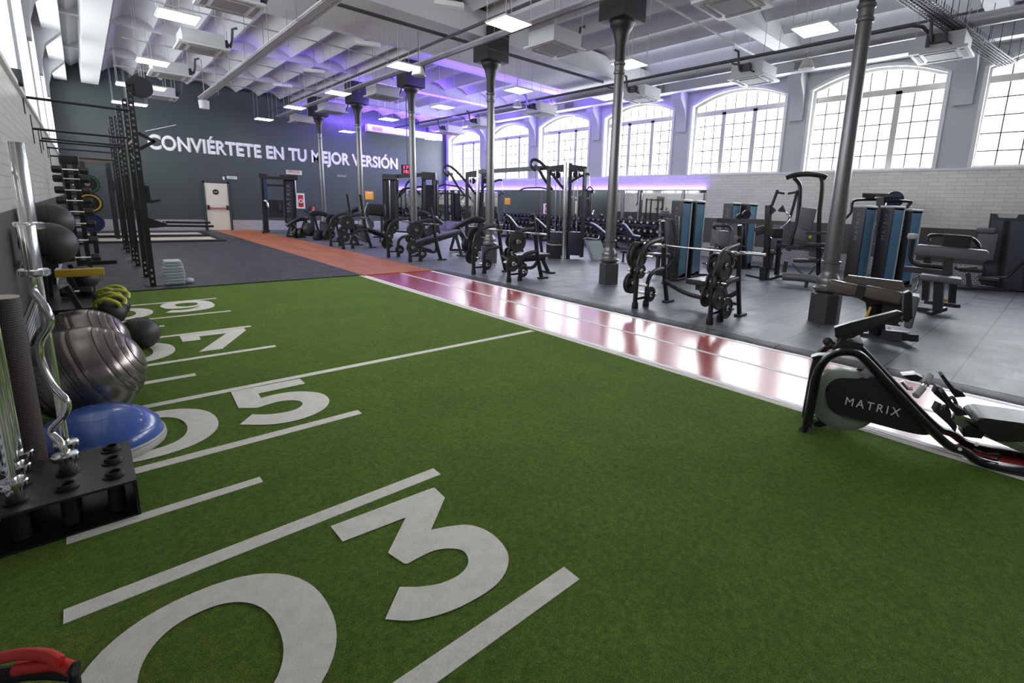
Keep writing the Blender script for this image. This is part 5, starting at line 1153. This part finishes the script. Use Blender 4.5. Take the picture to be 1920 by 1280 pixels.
for k, (lab, gx, gy, pts) in enumerate((('small grey back pad behind the right frame of the nearest bench rack', 9.9, 4.9, (1356, 445)),)):
    traced('exercise_seat', lab, 'exercise seat', gx, gy, [
        ('pad', 'back_pad', 'padgrey', (1356, 447), (0.2, 0.12, 0.34)), ('pad', 'seat', 'pad', (1358, 478), (0.34, 0.3, 0.08)),
        ('bar', 'seat_post', G_, [(1358, 480), (1356, 522)], 0.07, 0.07), ('bar', 'base_foot', G_, [(1340, 524), (1378, 524)], 0.08, 0.05),
        ('bar', 'back_post', G_, [(1358, 440), (1359, 482)], 0.05, 0.05), ('tube', 'handle', G_, [(1343, 430), (1338, 424), (1366, 424), (1372, 432)], 0.025)])
# ------------------------------------------------------------------ rowing machine in the right foreground
RP0 = Vector((3.80, 1.12, 0)); RP1 = Vector((4.235, -0.09, 0)); rd = (RP1-RP0).normalized(); rn = Vector((-rd.y, rd.x, 0))
if rn.dot(RP0) < 0: rn = -rn
rw = thing('rowing_machine', 'black rowing machine with silver lettering straddling turf and red track', 'rowing machine', (RP0.x, RP0.y, TZ))
TR_ = Tr(RP0.x, RP0.y, rn); TR_.o = Vector((RP0.x, RP0.y, TZ))
def R8(u, v, d=0.0): return TR_.p(1480+u/4.364, 600+v/4.364, d)
def RXp(x, y, d=0.0): return TR_.p(x, y, d)
def rslab(name, m, pts, d0, d1, bev=0, fn=None):
    a = [fn(*p, 0) if fn else RXp(*p) for p in pts]; a = [p+rn*d0 for p in a]; k = len(a); n = rn*(d1-d0)
    bm = bmesh.new(); va = [bm.verts.new(p) for p in a]; vb = [bm.verts.new(p+n) for p in a]
    bm.faces.new(va); bm.faces.new(list(reversed(vb)))
    for i in range(k): bm.faces.new((va[i], vb[i], vb[(i+1) % k], va[(i+1) % k]))
    if bev:
        e = [e for e in bm.edges if not ((e.verts[0] in va) ^ (e.verts[1] in va))]
        bmesh.ops.bevel(bm, geom=e, offset=bev, segments=3, profile=0.6, affect='EDGES')
    bm.verts.index_update(); mb = MB(); mb.add([v.co.copy() for v in bm.verts], [tuple(v.index for v in f.verts) for f in bm.faces]); bm.free()
    return mb.build(name, m, rw)
path = [(140, 935), (150, 850), (185, 660), (225, 460), (285, 345), (380, 282), (480, 268), (575, 292), (665, 375), (780, 500), (930, 660), (1080, 820), (1220, 960), (1330, 1050)]
pn = [R8(u, v) for u, v in path]+[RXp(1811, 850), RXp(1837, 868), RXp(1877, 880), RXp(1920, 887), RXp(1980, 899), RXp(2060, 916)]
W = 0.34
for d in (0.03, W):
    pts = catmull([tuple(p+rn*d) for p in pn], 5, False)
    MB().tube(pts, 0.064, 14, flat=(1.05, 0.45)).build('side_frame', 'black', rw)
MB().cyl(R8(140, 930, -0.01), R8(140, 930, W+0.06), 0.03, seg=14).build('front_axle', 'black', rw)
for d in (-0.01, W+0.04): MB().cyl(R8(135, 915, d-0.015), R8(135, 915, d+0.015), 0.05, seg=22).build('transport_wheel', 'rubber', rw)
body = [(300, 660), (305, 590), (350, 535), (430, 508), (600, 512), (745, 492), (1000, 720), (1190, 940), (1140, 968), (1000, 950), (700, 872), (470, 815), (380, 790), (325, 735)]
rslab('fan_housing', 'matte', catmull(body, 3, True), 0.06, 0.30, 0.02, R8)
prof = []
ctr = R8(440, 640, 0.17)
MB().lathe([(0.0, -0.07), (0.2, -0.07), (0.235, -0.05), (0.24, -0.02), (0.24, 0.02), (0.235, 0.05), (0.2, 0.07), (0.0, 0.07)], ctr, 'Z', 48, rn.to_track_quat('Z', 'Y').to_matrix()).build('flywheel_guard', 'disc', rw)
a_, b_ = R8(455, 690, 0.052), R8(900, 790, 0.052); xd = (b_-a_).normalized(); up = rn.cross(xd); up = up if up.z > 0 else -up
zd = xd.cross(up)
M4 = Matrix(((xd.x, up.x, zd.x, a_.x), (xd.y, up.y, zd.y, a_.y), (xd.z, up.z, zd.z, a_.z), (0, 0, 0, 1)))
text_mesh('maker_lettering', 'MATRIX', 0.088, 'logo', M4, rw, 0.002, 0.0, (b_-a_).length, 1.35)
# display arm and display
rslab('display_arm', 'black', [(1567, 622), (1600, 612), (1690, 590), (1700, 593), (1696, 602), (1640, 622), (1604, 642), (1578, 648), (1568, 640)], 0.15, 0.21, 0.006)
rslab('display', 'black', [(1703, 556), (1714, 551), (1719, 556), (1719, 598), (1712, 612), (1704, 612), (1701, 600)], 0.15, 0.22, 0.006)
MB().cyl(RXp(1690, 596, 0.18), RXp(1708, 590, 0.18), 0.03, seg=14).build('display_hinge', 'black', rw)
for u, v in ((815, 65), (908, 28)): MB().cyl(R8(u, v, 0.14), R8(u, v, 0.22), 0.012, seg=12).build('pivot_bolt', 'steel', rw)
for u, v in ((315, 175), (340, 200), (430, 170)): MB().ball(R8(u, v, 0.17), 0.035, 14, 10).build('adjustment_knob', 'rubber', rw)
MB().bar(R8(400, 215, 0.1), R8(445, 150, 0.1), 0.03, 0.03).build('lever', 'black', rw)
rslab('front_bracket', 'black', [(1521, 672), (1535, 668), (1560, 668), (1557, 676), (1540, 682), (1533, 685)], 0.03, 0.12, 0.004)
rslab('crown_cover', 'matte', [(1560, 655), (1600, 645), (1622, 650), (1618, 668), (1565, 668)], 0.08, 0.3, 0.01)
MB().bar(R8(230, 800, 0.17), R8(380, 770, 0.17), 0.05, 0.04).build('lower_strut', 'shroud', rw); MB().bar(R8(200, 850, 0.17), R8(390, 800, 0.17), 0.06, 0.05).build('lower_strut', 'black', rw)
# pull handle with two grey grips
MB().cyl(R8(1035, 618, 0.05), R8(1092, 552, 0.12), 0.024, seg=14).build('handle_grip', 'grey', rw); MB().cyl(R8(1112, 525, 0.18), R8(1150, 452, 0.26), 0.024, seg=14).build('handle_grip', 'grey', rw)
MB().tube([R8(1088, 556, 0.11), R8(1100, 540, 0.15), R8(1112, 525, 0.18)], 0.018, 10).build('handle_centre', 'steel', rw)
rslab('handle_cradle', 'black', [(1697, 712), (1724, 710), (1737, 716), (1728, 724), (1712, 722)], 0.10, 0.2, 0.004)
MB().tube([R8(920, 500, 0.16), R8(970, 560, 0.16), R8(1010, 560, 0.16)], 0.012, 8).build('belt_guide', 'steel', rw)
# foot plates with straps
for d, (du, dv) in ((0.06, (0, 0)), (0.27, (60, -70))):
    rslab('foot_plate', 'rubber', [(1755+du/4.4, 778+dv/4.4), (1762+du/4.4, 764+dv/4.4), (1775+du/4.4, 770+dv/4.4), (1800+du/4.4, 806+dv/4.4), (1796+du/4.4, 818+dv/4.4), (1780+du/4.4, 800+dv/4.4)], d, d+0.09, 0.005)
    MB().tube(catmull([tuple(R8(1230+du, 730+dv, d)), tuple(R8(1275+du, 700+dv, d+0.04)), tuple(R8(1310+du, 770+dv, d+0.09)), tuple(R8(1290+du, 800+dv, d+0.05))], 4, False), 0.012, 8).build('foot_strap', 'padgrey', rw)
    rslab('heel_cup', 'matte', [(1770+du/4.4, 744+dv/4.4), (1776+du/4.4, 741+dv/4.4), (1797+du/4.4, 770+dv/4.4), (1815+du/4.4, 777+dv/4.4), (1822+du/4.4, 787+dv/4.4), (1800+du/4.4, 788+dv/4.4)], d+0.02, d+0.11, 0.004)
# rail and seat
MB().bar(RXp(1785, 784, 0.17), RXp(1980, 866, 0.17), 0.055, 0.05).build('seat_rail', 'steel', rw)
MB().bar(RXp(1785, 779, 0.17), RXp(1980, 861, 0.17), 0.03, 0.055).build('rail_top', 'chrome', rw)
rslab('rail_bracket', 'black', [(1812, 812), (1826, 806), (1858, 822), (1850, 834), (1815, 830)], 0.1, 0.24, 0.004)
rslab('seat', 'pad', catmull([(1829, 794), (1838, 787), (1852, 786), (1880, 790), (1925, 796), (1990, 808), (2003, 816), (1990, 826), (1925, 830), (1878, 831), (1857, 822), (1842, 810)], 3, True), 0.02, 0.30, 0.012)
sd = MB()
for k in range(7): sd.tube([RXp(1831+k*4, 794+k*0.4, 0.03), RXp(1831+k*4, 794+k*0.4, 0.28)], 0.004, 5)
sd.build('seat_ribbing', 'shroud', rw)
for x, y in ((1800, 842), (1831, 833)): MB().cyl(RXp(x, y, -0.04), RXp(x, y, 0.0), 0.012, seg=12).build('frame_bolt', 'steel', rw)
MB().tube(catmull([tuple(RXp(1826, 842, 0.02)), tuple(RXp(1850, 850, 0.0)), tuple(RXp(1872, 852, 0.05)), tuple(RXp(1868, 862, 0.05)), tuple(RXp(1845, 856, 0.02))], 5, False), 0.009, 8).build('pull_strap', 'pad', rw)
MB().cyl(RXp(1980, 905, 0), RXp(1980, 905, W+0.05), 0.03, seg=14).build('rear_axle', 'black', rw)

K['flareblue'] = mat('flare_tinted_shroud', (0.02, 0.02, 0.045), 0.35)  # violet lens-flare tint put into the charcoal colour
# ------------------------------------------------------------------ cable stations in the middle of the floor
def cable_tower(label, gx, gy, cx, ytop, ybot, s, lx, arms=True, top_extra=None):
    """multi-stack tower: centre post at pixel cx, half width s pixels, with pulley caps and stacks"""
    P = [('tube', 'centre_post', C_ if arms else 'shroud', [(cx-2, ytop-8), (cx-6, ybot)], 0.075, 14), ('tube', 'centre_post', 'shroud', [(cx+7, ytop-6, 0.1), (cx+2, ybot, 0.1)], 0.06, 12)]
    for sx in (-1, 1):
        P += [('bar', 'outer_post', B_, [(cx+sx*s, ytop+4), (cx+sx*(s-3)-4, ybot-4)], 0.1, 0.08), ('slab', 'pulley_cap', 'gun', [(cx+sx*4, ytop-4), (cx+sx*(s+3), ytop), (cx+sx*(s+3), ytop+8), (cx+sx*4, ytop+8)], 0.5),
              ('tube', 'guide_rod', C_, [(cx+sx*s*0.62, ytop+8), (cx+sx*s*0.58-3, ybot-12)], 0.014), ('tube', 'guide_rod', C_, [(cx+sx*s*0.36, ytop+8, 0.15), (cx+sx*s*0.34-3, ybot-12, 0.15)], 0.014),
              ('box', 'weight_stack', 'flareblue', (cx+sx*s*0.5-3, ybot-(ybot-ytop)*0.17, 0.1), (0.34*abs(s)/28, 0.25, (ybot-ytop)*0.0042), (0, 0, 0), 0.02),
              ('disc', 'pulley', 'rubber', (cx+sx*s*0.55, ytop+16, 0.1), 0.11, 0.05, 20), ('bar', 'base_rail', G_, [(cx-4, ybot), (cx+sx*(s+30), ybot+(14 if sx > 0 else 2), 0.2)], 0.1, 0.07)]
    if arms:
        P += [('tube', 'pulldown_arm', G_, [(cx-6, ytop+42), (cx-30, ytop+12), (cx-50, ytop-8), (cx-62, ytop-13), (cx-67, ytop-8), (cx-66, ytop), (cx-58, ytop+8)], 0.045),
              ('tube', 'pulldown_arm', G_, [(cx-27, ytop+44, 0.15), (cx-42, ytop+24, 0.15), (cx-52, ytop+7, 0.15), (cx-60, ytop-2, 0.15)], 0.045),
              ('bar', 'arm_link', G_, [(cx-60, ytop+2), (cx-50, ytop+5)], 0.06, 0.12),
              ('tube', 'lat_bar', 'rubber', [(cx-90, ytop+46, 0.2), (cx-80, ytop+41, 0.2), (cx-64, ytop+40, 0.2), (cx-48, ytop+40, 0.2), (cx-32, ytop+44, 0.2)], 0.022), ('tube', 'cable', C_, [(cx-59, ytop+8), (cx-58, ytop+40, 0.2)], 0.007, 6),
              ('tube', 'side_arm', G_, [(cx+6, ytop+30), (cx+22, ytop+20), (cx+38, ytop+14), (cx+42, ytop+16)], 0.035), ('tube', 'cable', C_, [(cx+42, ytop+18), (cx+43, ytop+38)], 0.007, 6),
              ('tube', 'rope_grip', 'rubber', [(cx+36, ytop+46), (cx+43, ytop+38), (cx+50, ytop+46)], 0.02)]
    return traced('cable_tower', label, 'cable machine', gx, gy, P+(top_extra or []))
cable_tower('tall cable tower with chrome post and looped pulldown arms, before the mirrors', 10.7, 10.95, 1063, 312, 486, 34, 0, True, [
    ('bar', 'link_beam', G_, [(900, 322, 1.0), (1030, 314, 0.1)], 0.14, 0.12), ('tube', 'rail_ring', C_, [(1022, 455), (1035, 459, -0.2), (1054, 459, -0.2)], 0.03), ('box', 'stack_cover', 'shroud', (1040, 467, 0.1), (0.42, 0.3, 0.62), (0, 0, 0), 0.03),
    ('slab', 'foot_plate', 'capwhite', [(1100, 451), (1127, 451), (1138, 482), (1117, 489), (1112, 485)], 0.05), ('tube', 'foot_plate_frame', 'steel', [(1091, 452), (1098, 446), (1120, 448), (1124, 441)], 0.02), ('tube', 'foot_plate_frame', 'steel', [(1098, 450), (1112, 488), (1136, 494)], 0.03)])
cable_tower('cable tower left of the third column shaft with looped pulldown arms', 12.3, 15.2, 899, 323, 462, 23, 0, True)
traced('cable_crossover', 'wide black cable crossover frame with perforated post by the far windows', 'cable machine', 12.2, 19.6, [
    ('bar', 'top_beam', B_, [(718, 332), (805, 327)], 0.16, 0.16), ('bar', 'upright', B_, [(721, 333), (724, 432)], 0.14, 0.14), ('bar', 'upright', B_, [(743, 333, 0.3), (744, 430, 0.3)], 0.14, 0.12),
    ('bar', 'upright', B_, [(795, 326), (793, 438)], 0.14, 0.12), ('bar', 'upright', B_, [(814, 326, 0.3), (813, 436, 0.3)], 0.14, 0.12),
    ('box', 'top_box', B_, (732, 332), (0.62, 0.5, 0.22)), ('box', 'top_box', B_, (804, 330), (0.62, 0.5, 0.3)), ('box', 'stack_cover', 'matte', (803, 385, 0.15), (0.55, 0.3, 1.8), (0, 0, 0), 0.03), ('box', 'stack_cover', 'shroud', (733, 375, 0.15), (0.42, 0.3, 1.9), (0, 0, 0), 0.03),
    ('tube', 'guide_rod', C_, [(731, 338, -0.1), (732, 420, -0.1)], 0.03), ('bar', 'chin_post', B_, [(820, 338), (820, 436)], 0.1, 0.1), ('tube', 'chin_bar', B_, [(820, 352), (828, 347), (842, 347), (862, 351), (871, 356)], 0.03),
    ('tube', 'side_arm', B_, [(746, 371), (758, 358), (762, 345), (770, 337)], 0.04), ('tube', 'side_arm', B_, [(744, 372), (756, 355), (780, 353)], 0.05), ('tube', 'side_arm', B_, [(788, 365), (778, 352), (796, 350)], 0.05),
    ('bar', 'base_rail', G_, [(722, 432), (816, 438)], 0.12, 0.08), ('bar', 'adjust_holes', C_, [(820.5, 345, -0.06), (820.5, 405, -0.06)], 0.03, 0.01), ('pad', 'seat', 'pad', (775, 410), (0.5, 0.4, 0.1)), ('bar', 'seat_post', G_, [(775, 412), (775, 434)], 0.09, 0.09)])
traced('treadmill_hood', 'black rounded machine hood on a slim leg left of the cable crossover', 'exercise machine', 9.6, 17.9, [
    ('pad', 'padded_hood', 'matte', (706, 393), (0.68, 0.5, 0.46), (3, 0, 0)), ('bar', 'top_tray', 'shroud', [(688, 384), (722, 384)], 0.3, 0.05), ('bar', 'leg', G_, [(690, 404), (701, 424)], 0.07, 0.06), ('bar', 'leg', G_, [(716, 404), (716, 444)], 0.07, 0.07), ('bar', 'base_foot', G_, [(700, 444), (726, 445)], 0.09, 0.06),
    ('tube', 'frame_bar', 'capwhite', [(690, 380), (684, 400), (692, 430), (700, 444)], 0.03)])
# functional trainer against the far wall
ft = traced('functional_trainer', 'tall black cable frame with lettered column beside the red hose cabinet', 'cable machine', 6.1, 24.6, [
    ('bar', 'upright', B_, [(493, 330), (499, 436)], 0.2, 0.14), ('bar', 'upright', 'navy', [(496, 336, -0.1), (500, 380, -0.1)], 0.12, 0.05), ('slab', 'stack_column', 'matte', [(531, 336), (553, 335), (553, 418), (535, 418)], 0.4),
    ('slab', 'side_shield', 'flareblue', [(536, 340), (549, 340), (550, 410), (538, 411)], -0.03), ('bar', 'top_beam', B_, [(492, 333), (550, 335)], 0.14, 0.12), ('bar', 'mid_beam', B_, [(499, 347), (532, 348)], 0.06, 0.1), ('bar', 'mid_beam', B_, [(499, 377), (532, 378)], 0.08, 0.12), ('bar', 'low_beam', 'pipe', [(502, 410), (534, 411)], 0.1, 0.12),
    ('bar', 'foot', B_, [(492, 436), (506, 432)], 0.3, 0.1), ('tube', 'hanging_grip', 'rubber', [(506, 380), (507, 392), (508, 395)], 0.05), ('tube', 'hanging_grip', 'rubber', [(524, 380), (525, 394), (528, 395)], 0.06), ('tube', 'carriage', C_, [(494, 376, -0.2), (500, 378, -0.2), (503, 388, -0.2), (500, 384, -0.2)], 0.05),
    ('box', 'top_pulley', B_, (493, 330), (0.3, 0.2, 0.2)), ('box', 'top_pulley', B_, (541, 333), (0.7, 0.4, 0.2)), ('slab', 'back_panel', 'shroud', [(503, 380), (532, 380), (532, 408), (504, 408)], 0.03), ('tube', 'safety_rod', C_, [(553, 337), (555, 365)], 0.03),
    ('bar', 'rear_upright', B_, [(551, 336, 0.3), (553, 436, 0.3)], 0.12, 0.12), ('bar', 'foot', B_, [(534, 440), (560, 437)], 0.3, 0.1)])
T_ = Tr(6.1, 24.6); o_ = T_.p(545.5, 397, -0.06); x_ = (T_.p(543.5, 345, -0.06)-o_); logo_up(ft, o_, x_, -T_.n.cross(x_.normalized()) if (-T_.n.cross(x_.normalized())).x < 0 else T_.n.cross(x_.normalized()), 0.22, x_.length, m='logodim')
# plate-loaded lever machines near the far wall
def lever_machine(label, gx, gy, x, y, k=1.0, fl=1, dark='gun'):
    """x,y: pixel of the foot centre; k pixel scale of the drawing; fl mirrors it"""
    def q(a, b, d=0): return (x+fl*a*k, y-b*k, d)
    return traced('lever_machine', label, 'strength machine', gx, gy, [
        ('tube', 'main_arm', dark, [q(-30, 66), q(-10, 72), q(10, 66), q(38, 50), q(50, 40)], 0.07), ('tube', 'main_arm', dark, [q(-26, 62, 0.6), q(-8, 66, 0.6), q(14, 60, 0.6), q(40, 44, 0.6)], 0.07),
        ('bar', 'front_leg', dark, [q(-24, 60), q(-16, 2)], 0.11, 0.09), ('bar', 'front_leg', dark, [q(-18, 60, 0.6), q(-2, 4, 0.6)], 0.11, 0.09), ('bar', 'rear_leg', dark, [q(34, 44), q(46, 2)], 0.11, 0.09),
        ('pad', 'seat', 'pad', q(4, 24, 0.3), (0.55, 0.45, 0.12), (-8*fl, 0, 0)), ('pad', 'back_pad', 'pad', q(22, 38, 0.3), (0.16, 0.4, 0.75), (30*fl, 0, 0)), ('bar', 'seat_post', dark, [q(6, 22, 0.3), q(8, 2, 0.3)], 0.1, 0.1),
        ('bar', 'base_rail', dark, [q(-22, 2, 0.3), q(48, 2, 0.3)], 0.12, 0.08), ('tube', 'plate_peg', C_, [q(-30, 30, -0.25), q(-28, 30, 0.2)], 0.04), ('disc', 'loaded_disc', 'rubber', q(-29, 28, -0.2), 0.26, 0.1, 60), ('disc', 'loaded_disc', 'rubber', q(-8, 12, -0.2), 0.24, 0.12, 60), ('disc', 'loaded_disc', 'rubber', q(12, 14, -0.2), 0.2, 0.1, 60),
        ('tube', 'hand_grip', 'rubber', [q(-40, 74), q(-30, 68)], 0.04)])
lever_machine('plate-loaded lever machine nearest the red hose cabinet', 6.6, 20.4, 603, 452, 0.78)
lever_machine('low plate-loaded machine in front of the tall lettered cable frame', 5.95+0.35, 21.8, 562, 444, 0.5, -1)
lever_machine('plate-loaded lever machine between the farthest bench rack and the crossover', 9.3, 20.2, 672, 440, 0.72, -1)
lever_machine('plate-loaded machine behind the decline bench with a round drum', 9.4, 13.4, 884, 470, 0.85, -1)
lever_machine('lever machine right of the fourth column, behind the decline bench', 10.6, 16.6, 795, 448, 0.7, 1)
# adjustable incline benches near the mirrors; violet sheen put into two as navy pad colour
def incline_bench(label, gx, gy, pts, m='pad'):
    (x0, y0), (x1, y1), (fx, fy) = pts
    return traced('incline_bench', label, 'exercise bench', gx, gy, [
        ('tube', 'back_pad', m, [(x0, y0), ((x0*2+x1)/3, (y0*2+y1)/3-3), (x1, y1)], 0.13, 12, (0.55, 1.2)), ('tube', 'seat_pad', m, [(x1, y1+2), (x1+16, y1+5)], 0.11, 12, (0.55, 1.4)),
        ('bar', 'support_strut', G_, [((x0+x1)/2, (y0+y1)/2+3), ((x0+x1)/2+6, fy)], 0.07, 0.07), ('bar', 'base_beam', G_, [(x0+4, fy), (x1+14, fy+2)], 0.09, 0.08), ('bar', 'front_post', G_, [(x1+8, y1+8), (x1+8, fy+1)], 0.07, 0.07), ('bar', 'foot', 'rubber', [(x0, fy, -0.2), (x0+6, fy, 0.3)], 0.08, 0.06)])
incline_bench('incline bench seen above the left half of the second bench rack', 10.9, 13.0, ((948, 405), (968, 425), (955, 468)))
incline_bench('incline bench left of the tall chrome cable tower', 11.0, 12.0, ((996, 409), (1024, 429), (1015, 474)))
incline_bench('violet-tinged incline bench right of the tall chrome cable tower', 12.6, 10.0, ((1106, 420), (1136, 440), (1130, 468)), 'navy')
incline_bench('violet-tinged incline bench just right of the second column', 12.2, 8.9, ((1166, 421), (1184, 440), (1180, 472)), 'navy')
# ------------------------------------------------------------------ dumbbell racks below the mirrors, with every dumbbell
DX = 15.75
lab_r = ['three-tier dumbbell rack below the mirrors, nearest of the row', 'three-tier dumbbell rack below the mirrors, middle of the row', 'three-tier dumbbell rack below the mirrors, farthest of the row']
dd_ = None
for k, yc in enumerate((11.5, 15.2, 18.9)):
    t = thing('dumbbell_rack', lab_r[k], 'dumbbell rack', (DX, yc, 0), 0, 'dumbbell racks below the mirrors')
    for s in (-1.6, 0, 1.6):
        MB().bar((-0.3, s, 0.0), (0.2, s, 1.1), 0.08, 0.06).build('side_frame', 'black', t); MB().bar((-0.35, s, 0.03), (0.35, s, 0.03), 0.08, 0.06).build('foot_rail', 'black', t); MB().bar((0.2, s, 0.03), (0.2, s, 1.05), 0.06, 0.06).build('rear_post', 'black', t)
    for j, (x, z) in enumerate(((-0.2, 0.34), (-0.06, 0.68), (0.08, 1.0))): MB().box((x, 0, z), (0.3, 3.5, 0.03), Matrix.Rotation(-0.22, 3, 'Y')).build('tier', 'shroud', t)
    for j, (x, z, nmz) in enumerate(((-0.2, 0.34, 'lowest'), (-0.06, 0.68, 'middle'), (0.08, 1.0, 'top'))):
        for i in range(12):
            y = yc-1.6+3.2*i/11; lab = 'black dumbbell with pale handle on the %s tier, %s rack below the mirrors' % (nmz, ('nearest', 'middle', 'farthest')[k]); c = (DX+x, y, z+0.125)
            if dd_ is None:
                dd_ = thing('dumbbell', lab, 'dumbbell', c, 0, 'dumbbells on the mirror racks')
                MB().cyl((-0.14, 0, 0), (0.14, 0, 0), 0.022, seg=8).build('handle', 'chrome', dd_)
                for s_ in (-1, 1):
                    MB().lathe([(0.07, s_*0.08), (0.09, s_*0.095), (0.09, s_*0.18), (0.06, s_*0.19)], axis='X', seg=12).build('weight_head', 'rubber', dd_)
                    MB().lathe([(0.0, s_*0.192), (0.045, s_*0.192), (0.045, s_*0.185)], axis='X', seg=12).build('end_badge', 'steel', dd_)
            else: dup(dd_, c, 0, lab)
# ball on top of a wall-side machine and dark storage column beside the mirrors
